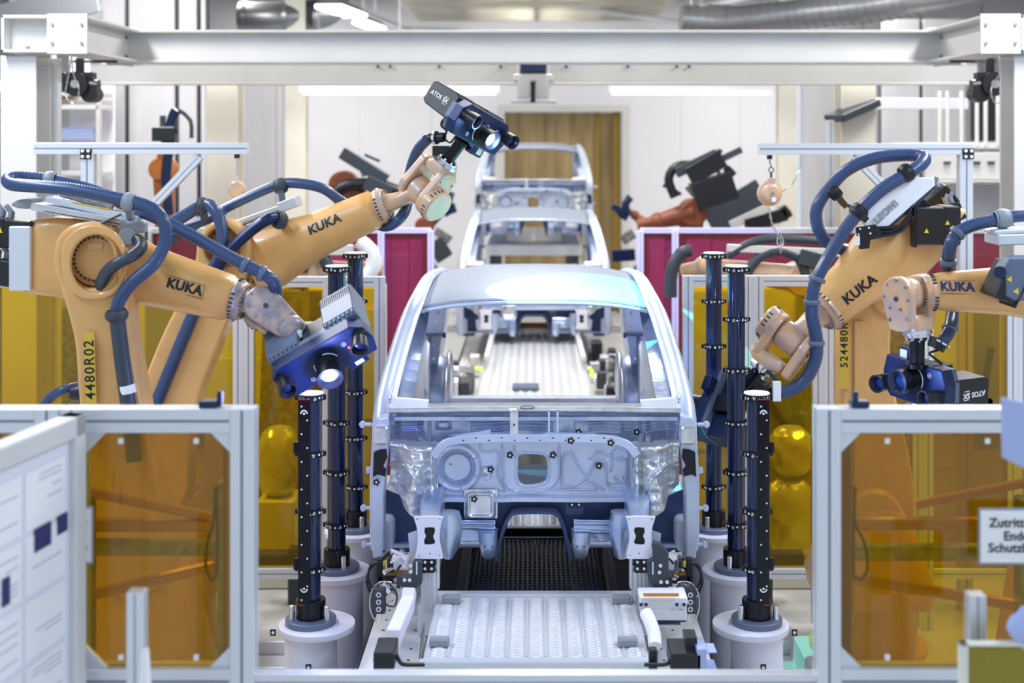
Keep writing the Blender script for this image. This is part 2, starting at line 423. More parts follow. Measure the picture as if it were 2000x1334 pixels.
# grey sheet-metal cladding standing left and right, nearer than the back wall
def clad(name, x0, x1, Y, joints, lab, ztop=6.2):
    t = thing(name, W((x0+x1)/2, 300, Y)*1, lab, 'partition'); t.location.z = 0
    a = W(x0, 0, Y).x; c = W(x1, 0, Y).x; xs = [a]+[W(j, 0, Y).x for j in joints]+[c]
    for k in range(len(xs)-1): obj('cladding_panel', MB().box2((xs[k]+.025, Y, 0), (xs[k+1]-.025, Y+.08, ztop)), 'wall_grey', t, .01)
    obj('dark_joint', MB().box2((a, Y+.085, 0), (c, Y+.11, ztop)), 'dark_grey', t)
clad('partition_wall', 190, 405, 15.5, [247, 345, 388], 'grey sheet panel partition with dark vertical joints at left')
clad('partition_wall', 1720, 1890, 19, [1800], 'grey sheet panel partition behind the right aluminium frame', 5.0)
# window-like light racks at far left
t = thing('storage_rack', (W(145, 200, 14).x, 14, 0), 'bright storage rack behind the left column', 'rack')
b = MB()
for py in (178, 205, 335, 400): b.box2((W(100, py, 14).x, 14, W(0, py+9, 14).z), (W(192, py, 14).x, 14.5, W(0, py, 14).z))
for px in (101, 190): b.box2((W(px-3, 0, 14).x, 14, 0), (W(px+3, 0, 14).x, 14.1, 4.4))
obj('rack_frame', b, 'white_paint', t, .005)
obj('back_sheet', MB().box2((W(100, 0, 14).x, 14.55, 0), (W(192, 0, 14).x, 14.57, 4.4)), 'wall_white', t)
for i, (px, py, w, h, mt, nm, lab) in enumerate(((133, 188, 20, 14, 'red', 'small_crate', 'small orange red crate on the rack shelf'), (155, 262, 66, 26, 'rag', 'folded_bundle', 'pale blue bundle on the rack'), (125, 375, 30, 22, 'wall_grey', 'small_crate', 'grey crate low on the rack behind the blue hose'))):
    c = W(px, py, 14.25); mt = 'orange' if i == 0 else mt
    b = MB(); b.box(c, (w*.0054, .2, h*.0054), taper=.9)
    tag(obj(nm, b, mt, None, .01), lab, 'crate' if i != 1 else 'bundle')
# ================================================================== GANTRY
def ibeam(b, x0, x1, y, z0, z1, fw=.3, tf=.022, tw=.02):    # along x, web at y
    b.box2((x0, y-fw/2, z1-tf), (x1, y+fw/2, z1)); b.box2((x0, y-fw/2, z0), (x1, y+fw/2, z0+tf)); b.box2((x0, y-tw/2, z0+tf), (x1, y+tw/2, z1-tf))
def ibeam_y(b, x, y0, y1, z0, z1, fw=.3, tf=.022, tw=.02):
    b.box2((x-fw/2, y0, z1-tf), (x+fw/2, y1, z1)); b.box2((x-fw/2, y0, z0), (x+fw/2, y1, z0+tf)); b.box2((x-tw/2, y0, z0+tf), (x+tw/2, y1, z1-tf))
GZ0, GZ1 = 3.945, 4.225
t = thing('portal_beam', (0, 11.5, GZ0), 'long white steel beam spanning the top of the picture', 'beam')
b = MB(); XL, XR = W(247, 0, 11.5).x, W(1838, 0, 11.5).x
ibeam(b, XL, XR, 11.5, GZ0, GZ1); obj('beam_profile', b, 'white_paint', t, .003)
for x in (XL, XR): obj('end_plate', MB().box2((x-.015, 11.33, GZ0-.02), (x+.015, 11.67, GZ1+.02)), 'white_paint', t, .002)
b = MB()
for x, s in ((XL, 1), (XR, -1)):
    for z in (GZ0+.06, GZ1-.06):
        for y in (11.42, 11.58): b.cyl((x, y, z), (x+s*.035, y, z), .014, n=6)
obj('bolt', b, 'grey_plastic', t)
for sgn, xc, nm in ((-1, -3.505, 'left'), (1, 3.51, 'right')):
    t = thing('portal_beam', (xc, 10, GZ0), f'short white beam running back over the {nm} column', 'beam')
    b = MB(); ibeam_y(b, xc, 10.02, 11.35, GZ0, GZ1, .28); obj('beam_profile', b, 'white_paint', t, .003)
    obj('end_plate', MB().box2((xc-.15, 10.0, GZ0-.01), (xc+.15, 10.02, GZ1+.01)), 'white_paint', t, .002)
    b = MB()
    for s in (-1, 1):
        for z in (GZ0+.07, GZ1-.07): b.cyl((xc+s*.11, 10.0, z), (xc+s*.11, 9.985, z), .014, n=8)
    obj('bolt', b, 'grey_plastic', t)
    b = MB(); ibeam_y(b, xc+sgn*.02, 11.35, 11.42, GZ0-.02, GZ1+.02, .33); obj('end_plate', b, 'white_paint', t)
    # column and its head
    xo = -3.905 if sgn < 0 else 3.80; h0, h1 = (-4.0, -3.66) if sgn < 0 else (3.665, 4.02)
    t = thing('portal_column', (xo, 10.25, 0), f'tall white steel column at the {nm} edge of the picture', 'column')
    b = MB(); w = .27 if sgn < 0 else .31
    for y in (10.1, 10.4): b.box2((xo-w/2, y-.012, .02), (xo+w/2, y+.012, GZ0-.02))
    b.box2((xo-.012, 10.1, .02), (xo+.012, 10.4, GZ0-.02)); obj('column_profile', b, 'white_paint', t, .003)
    if sgn < 0: obj('side_flange', MB().box2((xo+w/2-.04, 10.42, .02), (xo+w/2+.05, 10.5, GZ0-.02)), 'white_paint', t, .004)
    obj('base_plate', MB().box2((xo-.25, 10.0, 0), (xo+.25, 10.5, .025)), 'white_paint', t, .004)
    b = MB(); ibeam(b, h0, h1, 10.15, GZ0, GZ1, .3); b.box2((h0, 10.0, GZ0), (h0+.02, 10.3, GZ1)); obj('column_head', b, 'white_paint', t, .003)
    b = MB(); 
    for s in (-1, 1): b.cyl((xo+s*.09, 10.05, GZ0+.022), (xo+s*.09, 10.05, GZ0+.05), .018, n=6)
    obj('bolt', b, 'chrome', t)
# crane rail behind
t = thing('crane_rail', (0, 12.6, 3.78), 'white crane rail running below and behind the long beam', 'beam')
z0 = W(0, 166, 12.6).z; z1 = W(0, 112, 12.6).z; x0 = W(176, 0, 12.6).x; x1 = W(1908, 0, 12.6).x
b = MB(); ibeam(b, x0, x1, 12.6, z0, z1, .22); obj('rail_profile', b, 'white_paint', t, .003)
b = MB()
for px in (738, 762, 858, 978, 1106, 1226, 1322, 1346): b.cyl(W(px, 130, 12.58), W(px, 130, 12.53), .014, n=8)
obj('bolt', b, 'dark_grey', t)
t = thing('rail_trolley', W(1041, 150, 12.3), 'white trolley bracket with dark blue block at the middle of the rail', 'trolley')
obj('buffer_block', MB().box2(W(1017, 141, 12.28), W(1066, 121, 12.46)), 'navy', t, .01)
b = MB(); 
b.box2(W(1003, 158, 12.3), W(1080, 146, 12.45))
for a, c in ((1010, 1036), (1046, 1072)): b.box2(W(a, 192, 12.3), W(c, 156, 12.42))
b.box2(W(998, 202, 12.3), W(1086, 196, 12.5)); obj('trolley_bracket', b, 'white_paint', t, .008)
b = MB()
for px in (1012, 1071): b.box2(W(px-3, 170, 12.32), W(px+3, 120, 12.6))
obj('hanger_plate', b, 'white_paint', t)
obj('drive_shaft', MB().cyl(W(1041, 200, 12.26), W(1041, 160, 12.26), .022), 'black', t)
# chain hoists on the rail ends
for px, lab, s in ((150, 'black chain hoist hanging at the left end of the rail', 1), (1940, 'black chain hoist hanging at the right end of the rail', -1)):
    c = W(px, 165, 11.0)
    t = thing('chain_hoist', c, lab, 'chain hoist')
    b = MB(); b.cyl(c+Vector((-.12*s, -.08, .02)), c+Vector((-.12*s, .12, .02)), .085, n=20); b.cyl(c+Vector((.02*s, -.1, 0)), c+Vector((.02*s, .12, 0)), .1, n=20)
    b.cyl(c+Vector((.12*s, -.06, -.08)), c+Vector((.12*s, .1, -.08)), .07, n=16); b.cyl(c+Vector((-.16*s, 0, .02)), c+Vector((.18*s, 0, -.02)), .06, n=16); b.box(c+Vector((.03*s, .02, .04)), (.22, .12, .12)); b.box(c+Vector((.02*s, .02, .12)), (.06, .06, .2))
    obj('hoist_body', b, 'black', t, .006)
    obj('hanger_hook', MB().cyl(c+Vector((0, .02, .1)), Vector((c.x, c.y+.02, 3.94)), .012, n=8).bar(Vector((c.x-s*.03, c.y+.02, 3.935)), Vector((-s*3.45, c.y+.02, 3.935)), .04, .02), 'dark_grey', t)
    obj('cover_cap', MB().cyl(c+Vector((.02*s, -.1, -.0)), c+Vector((.02*s, -.115, -.0)), .035), 'grey_plastic', t)
    P = smooth_path([c+Vector((.0, -.12, .3)), c+Vector((.01, -.12, .1)), c+Vector((.06*s, -.12, -.05)), c+Vector((.02*s, -.12, -.16)), c+Vector((-.05*s, -.12, -.1)), c+Vector((-.02*s, -.12, .1)), c+Vector((0, -.12, .25))], .02)
    b = MB(); P = resample(P, .022)
    for i in range(0, len(P)-1): 
        o = Vector((.004, 0, 0)) if i % 2 else Vector((0, .004, 0)); b.tube([P[i]+o, P[i+1]+o], .004, 5); b.tube([P[i]-o, P[i+1]-o], .004, 5)
    obj('chain', b, 'chrome', t)
# ---- aluminium portal frames with spring balancers
def alu(b, a, c, w=.08, up=(0, 0, 1)): b.bar(a, c, w, w, up)
def alu_profile(name, a, c, t, w=.08, up=(0, 0, 1), m='alu'):
    b = MB(); a = Vector(a); c = Vector(c); b.bar(a, c, w, w, up)
    b.m = 1; b.bar(a+(c-a)*.001, c-(c-a)*.001, w*.16, w*1.01, up); b.bar(a+(c-a)*.001, c-(c-a)*.001, w*1.01, w*.16, up)
    return obj(name, b, [m, 'alu_groove'], t, .002)
def chain_line(P, t, nm='chain', r=.0035, m='chrome'):
    P = resample(smooth_path(P, .02), .02); b = MB()
    for i in range(len(P)-1):
        o = Vector((.006, 0, 0)) if i % 2 else Vector((0, .006, 0)); b.tube([P[i]+o, P[i+1]+o], r, 5); b.tube([P[i]-o, P[i+1]-o], r, 5)
    return obj(nm, b, m, t)
YA = 9.35; s_ = YA/FPX
def corner_bracket(px, t, pc=291):
    c = W(px, pc+9, YA); b = MB(); b.box((c.x, YA-.047, c.z), (.078, .012, .078)); b.m = 1
    for sx in (-1, 1):
        for sz in (-1, 1): b.cyl((c.x+sx*.02, YA-.053, c.z+sz*.02), (c.x+sx*.02, YA-.062, c.z+sz*.02), .011, n=10)
    obj('corner_bracket', b, ['black', 'white'], t, .002)
t = thing('aluminium_frame', W(174, 0, YA)*1, 'aluminium gallows frame at left with diagonal brace', 'frame'); t.location.z = 0
alu_profile('cross_profile', W(70, 290, YA), W(485, 290, YA), t)
alu_profile('post', W(174, 301, YA), Vector((W(174, 0, YA).x, YA, 0)), t, .09)
alu_profile('diagonal_brace', W(391, 305, YA), W(300, 400, YA), t, .06)
corner_bracket(172, t)
b = MB(); c = W(463, 305, YA); b.box(c, (.035, .03, .03)); obj('hanger', b, 'black', t, .003)
t2 = thing('spring_balancer', W(463, 375, YA), 'orange spring balancer hanging from the left aluminium frame', 'spring balancer')
chain_line([W(463, 310, YA), W(463, 348, YA)], t2)
c = W(463, 370, YA); b = MB(); b.lathe(c+Vector((0, .03, 0)), (0, -1, 0), [(0, .05), (.01, .062), (.05, .062), (.06, .05)], 20); b.box(c-Vector((0, 0, .04)), (.1, .05, .1)); obj('spring_drum', b, 'orange_worn', t2, .005)
t = thing('aluminium_frame', W(1882, 0, YA)*1, 'aluminium gallows frame at right, its arm over the blue hose loop', 'frame'); t.location.z = 0
alu_profile('cross_profile', W(1481, 291, YA), W(1898, 291, YA), t)
alu_profile('post', W(1884, 302, YA), Vector((W(1884, 0, YA).x, YA, 0)), t, .09)
alu_profile('diagonal_brace', W(1668, 305, YA), W(1770, 410, YA), t, .06)
corner_bracket(1887, t)
obj('hanger', MB().box(W(1503, 307, YA), (.035, .03, .03)), 'black', t, .003)
c = W(1507, 378, YA-.05)
t2 = thing('spring_balancer', c, 'round orange spring balancer on a hook under the right frame', 'spring balancer')
obj('hook', MB().tube(smooth_path([W(1503, 312, YA), W(1506, 325, YA), W(1511, 331, YA), W(1507, 338, YA), W(1501, 331, YA), W(1506, 326, YA)], .01), .004, 6).tube([W(1506, 336, YA), W(1506, 352, YA)], .008, 8), 'dark_grey', t2)
b = MB(); b.lathe(c+Vector((-.015, .06, 0)), (.15, -1, 0), [(0, .06), (.01, .085), (.03, .09), (.05, .088), (.06, .07), (.1, .066), (.108, .05)], 28); b.box(c+Vector((0, 0, .085)), (.05, .05, .05)); obj('spring_drum', b, 'orange_worn', t2, .004)
obj('hub', MB().cyl(c+Vector((.0, -.05, 0)), c+Vector((.0, -.06, 0)), .014), 'grey_plastic', t2)
obj('label_plate', MB().box(c+Vector((.006, -.055, -.04)), (.03, .003, .03)), 'white', t2)
chain_line([W(1503, 405, YA), W(1506, 430, YA), W(1515, 452, YA), W(1525, 470, YA), W(1524, 500, YA)], t2, 'chain')
chain_line([W(1565, 300, YA), W(1562, 330, YA), W(1545, 362, YA), W(1525, 375, YA)], t2, 'safety_chain', .0025)
obj('snap_hook', MB().tube(smooth_path([W(1522, 452, YA), W(1530, 470, YA), W(1527, 480, YA), W(1519, 478, YA), W(1519, 462, YA), W(1523, 452, YA)], .01), .005, 6), 'chrome', t2)
# ---- right rear platform with cable beam
t = thing('service_platform', (W(1900, 0, 14).x, 14, 0), 'grey service platform with white pipes at upper right', 'platform')
b = MB(); b.box2(W(1705, 213, 14), W(1880, 193, 14.2)); obj('cross_rail', b, 'alu', t, .004)
b = MB(); b.box2(W(1780, 290, 14), W(1985, 278, 14.8)); b.box2(W(1808, 350, 13.9), W(1985, 298, 14.0)); b.box2(W(1808, 356, 13.85), W(1985, 350, 14.3)); obj('platform_deck', b, 'white_paint', t, .005)
b = MB()
for px in (1850, 1878, 1908, 1925, 1949, 1835): b.cyl(W(px, 285, 14), W(px, 178, 14), .022 if px != 1849 else .04, n=10)
obj('vertical_pipe', b, 'white_paint', t)
b = MB(); 
for px in (1850, 1884, 1908, 1936, 1966): b.box(W(px, 318, 13.88), (.07, .02, .03))
obj('slot_handle', b, 'dark_grey', t)
obj('dark_backing', MB().box2((W(1895, 0, 14.6).x, 14.5, W(0, 275, 14.6).z), (W(1985, 0, 14.6).x, 14.6, W(0, 180, 14.6).z)), 'dark', t)
b = MB(); b.box2((W(1790, 0, 14.6).x, 14.5, 0), (W(1985, 0, 14.6).x, 14.6, W(0, 358, 14.6).z)); obj('lower_sheet', b, 'wall_grey', t)
b = MB(); b.bar(W(1628, 232, 13.2), W(1702, 200, 13.4), .3, .08); obj('sloping_tray', b, 'dark_grey', t, .01)
alu_profile('support_post', W(1621, 235, 13.2), Vector((W(1621, 0, 13.2).x, 13.2, 0)), t, .08)
# left rear equipment at the picture edge
t = thing('hose_bundle', W(8, 260, 12), 'dark hoses looping at the far left edge under a white bar', 'hose bundle')
b = MB(); b.tube(smooth_path([W(20, 200, 12), W(-2, 230, 12), W(12, 270, 12), W(16, 310, 12), W(-10, 350, 12)], .05), .035, 10); b.tube(smooth_path([W(20, 215, 11.9), W(2, 245, 11.9), W(2, 300, 11.9), W(12, 332, 11.9)], .05), .025, 10); obj('hose', b, 'dark_grey', t)
b = MB(); b.box2(W(-60, 178, 12), W(18, 160, 12.3)); obj('white_bar', b, 'white_paint', t, .01)
b = MB(); b.box2(W(-60, 210, 12.1), W(18, 190, 12.3)); obj('dark_box', b, 'dark_grey', t, .01)
b = MB(); b.box2((W(-60, 0, 12.3).x, 12.35, 0), (W(18, 0, 12.3).x, 12.4, W(0, 345, 12.3).z)); obj('panel', b, 'wall_grey', t)
# ================================================================== FENCES
def fence_panel(name, px0, px1, Y, pyt, zb, lab, glass, cat='fence panel', group=None, pw=.07, post=True, gus=0, rails=()):
    """aluminium frame with a tinted pane; px at depth Y"""
    x0, x1 = W(px0, 0, Y).x, W(px1, 0, Y).x; zt = W(0, pyt, Y).z
    t = thing(name, ((x0+x1)/2, Y, 0), lab, cat, group)
    for x in (x0+pw/2, x1-pw/2): alu_profile('post', (x, Y, 0), (x, Y, zt), t, pw)
    for z in (zt-pw/2, zb, *rails): alu_profile('rail', (x0+pw, Y, z), (x1-pw, Y, z), t, pw)
    xa, xb, za, zc = x0+pw*.9, x1-pw*.9, zb+pw*.4, zt-pw*.9
    obj('pane', MB().box2((xa, Y-.004, za), (xb, Y+.004, zc)), glass, t)
    if gus:
        for (sx, xx) in ((1, xa), (-1, xb)):
            for (sz, zz) in ((-1, zc), (1, za)):
                T = Matrix.Translation((xx, Y-.012, zz)) @ Matrix.Rotation(math.pi/2, 4, 'X')
                obj('corner_gusset', MB(T).prism([(0, 0), (sx*gus, 0), (0, sz*gus)] if sx*sz > 0 else [(0, 0), (0, sz*gus), (sx*gus, 0)], Matrix.Identity(4), -.01, .01), 'alu', t, .002)
        b = MB(); n = max(2, int((xb-xa)/.28))
        for k in range(n):
            x = xa+(xb-xa)*(k+.5)/n
            for z in (zc-.04, za+.04): b.box((x, Y-.012, z), (.016, .012, .018))
        obj('pane_clip', b, 'white', t)
    return t
YF = 8.95
G = 'amber fence panels behind the robots'
rear = [(-330, -20, 'outermost on the left'), (-20, 232, 'behind the near left robot'), (232, 477, 'behind the far left robot arm'), (477, 752, 'carrying the white sign, left of the car')]
for a, c, l in rear: fence_panel('safety_fence_panel', a, c, YF, 540, W(0, 1118, YF).z, 'white framed amber fence panel '+l, 'amber_glass', group=G)
for a, c, l in [(1333, 1470, 'narrow, right of the car body'), (1470, 1606, 'with its top behind the right hose'), (1606, 1800, 'behind the link arm of the right robot'), (1800, 1985, 'behind the upside down scanner'), (1985, 2300, 'outermost on the right')]:
    fence_panel('safety_fence_panel', a, c, YF, 538, W(0, 1118, YF).z, 'white framed amber fence panel '+l, 'amber_glass', group=G)
# extra post of the left panel seen behind the black poles, and the small sign on it
t = thing('warning_sign', W(572, 662, YF-.06), 'white sign on the amber fence behind the lower left scanner', 'sign')
obj('sign_plate', MB().box2(W(523, 696, YF-.07), W(640, 628, YF-.06)), 'white', t, .004)
o = obj('lettering', MB().text('Schutz', .045, Matrix.Translation(W(552, 677, YF-.073)) @ Matrix.Rotation(math.pi/2, 4, 'X')), 'print_grey', t)
o = tag(alu_profile('fence_post', (W(644, 0, YF).x, YF-.072, 0), W(644, 540, YF-.072), None), 'white aluminium post behind the middle left black pole', 'post')
# things behind the rear fences : pale partition and clear bags
for a, c, l in ((-300, 745, 'left'), (1345, 2300, 'right')):
    t = thing('equipment_cabinet', (W((a+c)/2, 0, 11).x, 11, 0), f'long pale low cabinet row behind the amber fence at {l}', 'cabinet')
    x0, x1 = W(a, 0, 10.9).x, W(c, 0, 10.9).x; n = 5
    n = 9; hs = [(.75, 2.05), (.4, 1.5), (.1, 2.05), (1.0, 1.9), (.6, 1.3)]
    for k in range(n):
        z0, z1 = hs[k % 5]; obj('door', MB().box2((x0+(x1-x0)*k/n+.01, 10.9, z0), (x0+(x1-x0)*(k+1)/n-.01, 10.95, z1)), ['white_paint', 'grey_plastic', 'white_paint', 'dirty_metal'][k % 4], t, .006)
        if k % 3 == 1: obj('hanging_cable', MB().tube(smooth_path([(x0+(x1-x0)*k/n, 10.8, 2.0), (x0+(x1-x0)*(k+.4)/n, 10.75, 1.2), (x0+(x1-x0)*(k+1.1)/n, 10.8, .9), (x0+(x1-x0)*(k+1.5)/n, 10.8, 1.6)], .05), .03, 8), 'dark_grey', t)
    obj('carcass', MB().box2((x0, 10.95, 0), (x1, 11.3, 2.07)), 'cream_paint', t, .01)
# clear foil sacks on the right behind the amber pane
for px, py, w, h, l in ((1545, 880, 42, 46, 'upper pale sack behind the amber fence right of the black poles'), (1545, 1010, 52, 75, 'lower pale sack with crumpled foil behind the right amber fence'), (545, 900, 40, 66, 'tall pale sack behind the left amber fence')):
    c = W(px, py, 9.9); b = MB(); bmp = []
    for i in range(13):
        ring = []; f = i/12; rr = math.sin(math.pi*min(max(f, .01), .99))**.22
        for k in range(20):
            a = 2*math.pi*k/20; q = 1+.09*math.sin(5*a+i)+random.uniform(-.04, .04)
            ring.append(c+Vector((math.copysign(abs(math.cos(a))**.6, math.cos(a))*w*.0038*rr*q, math.copysign(abs(math.sin(a))**.6, math.sin(a))*.16*rr*q, (f-.5)*2*h*.0038)))
        bmp.append(ring)
    cr = MB().box((c.x, c.y, (c.z-h*.0038)/2), (w*.0076*.9, .34, c.z-h*.0038-.01)); cr_ = (cr, c)
    if py != 880: tag(obj('storage_box', cr, 'cream_paint', None, .01), 'plain box under the pale sack behind the '+('left' if px < 600 else 'right')+' amber fence', 'box')
    b.loft(bmp); o = obj('foil_sack', b, 'clear_foil'); tag(o, l, 'sack')
# drum-like white hose reels / robot bases seen behind? low white sill under the rear fences
for a, c, l in ((420, 645, 'left'), (1462, 1640, 'right')):
    t = thing('cable_duct', (W((a+c)/2, 0, 8.3).x, 8.3, 0), f'low grey aluminium cable duct on the floor at {l}', 'cable duct')
    x0, x1 = W(a, 0, 8.3).x, W(c, 0, 8.3).x
    for k, (z, y) in enumerate(((.02, 7.95), (.1, 8.15))): obj('duct_cover', MB().box2((x0, y, 0), (x1, y+.19, z+.12)), 'alu', t, .006)
    obj('black_tube', MB().cyl((x0, 9.45, .32), (x1, 9.45, .32), .06), 'black', t)
    obj('tube_bracket', MB().box((x0+.3, 9.45, .2), (.1, .1, .4)), 'dark_grey', t, .005)
# ---- welding screens behind
YW = 12.6
def screen(px0, px1, lab, joints=()):
    x0, x1 = W(px0, 0, YW).x, W(px1, 0, YW).x; zt = W(0, 450, YW).z
    t = thing('welding_screen', ((x0+x1)/2, YW, 0), lab, 'welding screen', 'dark red welding screens')
    b = MB(); n = max(2, int((x1-x0)/.2))
    for k in range(n): b.box2((x0+(x1-x0)*k/n, YW+.03+.012*(k % 2), .1), (x0+(x1-x0)*(k+1)/n+.02, YW+.036+.012*(k % 2), zt-.03))
    obj('red_curtain', b, 'screen_red', t)
    for x in (x0, *[W(j, 0, YW).x for j in joints], x1): alu_profile('post', (x, YW-.02, 0), (x, YW-.02, zt), t, .06)
    alu_profile('top_rail', (x0, YW, zt), (x1, YW, zt), t, .05)
screen(-60, 285, 'dark red welding screen at far left, mostly behind the near robot'); screen(292, 842, 'dark red welding screen left of the cars', (560, 745))
screen(1250, 1700, 'dark red welding screen right of the cars', (1318,)); screen(1708, 2150, 'dark red welding screen behind the right aluminium post')
# ---- foreground fence and gate
YN = 4.53
# big left pane
t = fence_panel('safety_fence_panel', 124, 500, YN, 795, W(0, 1322, YN).z, 'near amber fence pane in a pale frame at lower left', 'amber_dark', group='near fence panes', pw=.08, gus=.09, rails=())
t = fence_panel('safety_fence_panel', -330, 122, YN, 795, W(0, 1322, YN).z, 'near amber fence pane at the left edge, behind the open poster board', 'amber_dark', group='near fence panes', pw=.08, gus=.09)
t = fence_panel('safety_fence_panel', 1592, 2260, YN, 795, W(0, 1322, YN).z, 'near amber fence pane in a pale frame at lower right', 'amber_dark', group='near fence panes', pw=.08, gus=.09)
o = alu_profile('barrier_rail', W(495, 1327, YN), W(1596, 1327, YN), None, .05); tag(o, 'pale rail along the bottom edge between the near fences', 'rail')
# brown padded edge strip & cable on the panes' inner side
for px, s, l in ((443, -1, 'left'), (1648, 1, 'right')):
    t = thing('edge_profile', (W(px, 0, YN+.09).x, YN+.09, 0), f'brown upright strip behind the near {l} pane edge', 'strip')
    obj('strip_profile', MB().box2(W(px-8, 1310, YN+.06), W(px+8, 845, YN+.12)), 'wood_edge', t, .004)
    P = smooth_path([W(px-s*0+s*-0+(-22 if s < 0 else 22), 950, YN+.08), W(px+(-26 if s < 0 else 22), 1020, YN+.08), W(px+(-38 if s < 0 else 40), 1060, YN+.08), W(px+(-40 if s < 0 else 46), 1115, YN+.08), W(px+(-20 if s < 0 else 20), 1125, YN+.08), W(px+(-20 if s < 0 else 22), 950, YN+.08)], .02)
    obj('cable', MB().tube(P, .005, 6), 'dark', t)
# beams behind the near panes: tie bars of the cell
for nm, bars, posts in (('left', (((150, 955), (425, 1012), 5.2, 5.45, .05, 'copper'), ((130, 1025), (432, 1025), 5.2, 5.45, .06, 'copper'), ((130, 1068), (432, 1068), 5.2, 5.45, .075, 'dirty_metal'), ((140, 1170), (420, 1105), 5.2, 5.45, .05, 'copper')), (436,)),
        ('right', (((1660, 1022), (2030, 1022), 5.45, 5.2, .06, 'copper'), ((1660, 1078), (2030, 1078), 5.45, 5.2, .075, 'dirty_metal'), ((1790, 985), (2040, 935), 5.4, 5.2, .045, 'copper'), ((1660, 1130), (2040, 1190), 5.45, 5.2, .05, 'copper')), (1655,))):
    t = thing('support_frame', (W(posts[0], 0, 5.4).x, 5.4, 0), f'brace frame of level and slanting bars behind the near {nm} pane', 'frame')
    for a, c, Y0, Y1_, w, m in bars: obj('cross_brace', MB().bar(W(*a, Y0), W(*c, Y1_), w, w*.7), m, t, .005)
    for px in posts: x = W(px, 0, 5.4).x; obj('post', MB().box((x, 5.45, .95), (.06, .08, 1.9)), 'dirty_metal', t, .005)
    x = W(150 if nm == 'left' else 2020, 0, 5.1).x; obj('post', MB().box((x, 5.2, .95), (.06, .08, 1.9)), 'dirty_metal', t, .005)
# open door with the poster board, hinged at px 140
t = thing('notice_board', (W(140, 0, 4.45).x, 4.4, 0), 'white notice board covered in papers, swung open at lower left', 'notice board')
hin = Vector((-1.516, 4.42, 0)); far = Vector((-1.70, 3.3, 0))
zt = W(0, 806, 4.42).z
b = MB(); b.bar(hin+Vector((0, 0, zt/2)), far+Vector((0, 0, zt/2)), .03, zt, (0, 0, 1)); 
d = (far-hin).normalized(); nrm = Vector((d.y, -d.x, 0)); nrm = nrm if nrm.x > 0 else -nrm
bd = MB(); 
def onb(u, z, o=0): return hin+d*u+nrm*o+Vector((0, 0, z))
Lb = (far-hin).length
def slab(b, u0, u1, z0, z1, o0, o1):
    vs = [onb(u, z, o) for o in (o0, o1) for z in (z0, z1) for u in (u0, u1)]
    b.add(vs, [(0, 1, 3, 2), (4, 6, 7, 5), (0, 4, 5, 1), (2, 3, 7, 6), (0, 2, 6, 4), (1, 5, 7, 3)])
b = MB(); slab(b, 0, Lb, .3, zt-.05, -.01, .01); obj('board_sheet', b, 'lavender_white', t)
b = MB(); slab(b, 0, .07, .0, zt, -.035, .035); slab(b, 0, Lb, zt-.07, zt, -.035, .035); slab(b, Lb-.07, Lb, 0, zt, -.035, .035); obj('frame', b, 'white_paint', t, .005)
rnd = random.Random(3)
papers = []
for r_ in range(8):
    for c_ in range(4):
        u0 = .10+c_*.26; z1 = zt-.12-r_*.2; b = MB(); slab(b, u0, u0+.24, z1-.18, z1, .011, .0125)
        b.m = 1
        for k in range(9):
            if rnd.random() < .45: slab(b, u0+.02, u0+.02+rnd.uniform(.06, .2), z1-.025-k*.016, z1-.019-k*.016, .0126, .013)
        obj('paper', b, ['white', 'print_grey'], t)
for (px, py, w, h) in ((78, 1048, .07, .06), (115, 1022, .045, .05), (5, 1155, .03, .07)):
    # find u on the board plane for this px
    u = next((q*.01 for q in range(200) if (onb(q*.01, 0).x*FPX/onb(q*.01, 0).y+VX) <= px), .3)
    Y = onb(u, 0).y; z = CAMZ-(py-VY)*Y/FPX; b = MB(); slab(b, u-w*.7, u+w*.7, z-h*.6, z+h*.6, .014, .016); obj('blue_label', b, 'ink_blue', t)
t = thing('gate_post', (W(139, 0, 4.38).x, 4.38, 0), 'pale aluminium gate post beside the notice board hinge', 'post')
alu_profile('post_profile', (W(140, 0, 4.38).x, 4.38, 0), (W(140, 0, 4.38).x, 4.38, W(0, 812, 4.38).z), t, .055)
t = thing('warning_sign', W(158, 1045, 4.46), 'small white framed sign half hidden behind the gate post', 'sign')
obj('sign_frame', MB().box2(W(120, 1103, 4.47), W(183, 988, 4.48)), 'grey_plastic', t, .003)
obj('sign_plate', MB().box2(W(123, 1098, 4.462), W(179, 993, 4.475)), 'white', t)
b = MB()
R90 = Matrix.Rotation(math.pi/2, 4, 'X')
for s, py in (('Zutritt vor', 1020), ('Schutzbetriebs', 1068)): b.text(s, .026, Matrix.Translation(W(170, py, 4.46)) @ R90, align='RIGHT')
obj('lettering', b, 'ink', t)
t = thing('warning_sign', W(1960, 1047, 4.46), 'white sign with black German text on the near right pane', 'sign')
obj('sign_frame', MB().box2(W(1911, 1104, 4.47), W(2135, 991, 4.48)), 'grey_plastic', t, .003)
obj('sign_plate', MB().box2(W(1916, 1099, 4.462), W(2130, 996, 4.475)), 'white', t)
b = MB()
for s, px, py in (('Zutritt vor', 1932, 1022), ('Ende', 1960, 1048), ('Schutzbetrieb', 1930, 1071)): b.text(s, .043, Matrix.Translation(W(px, py, 4.46)) @ R90, align='LEFT', bold=.0006)
obj('lettering', b, 'ink', t)
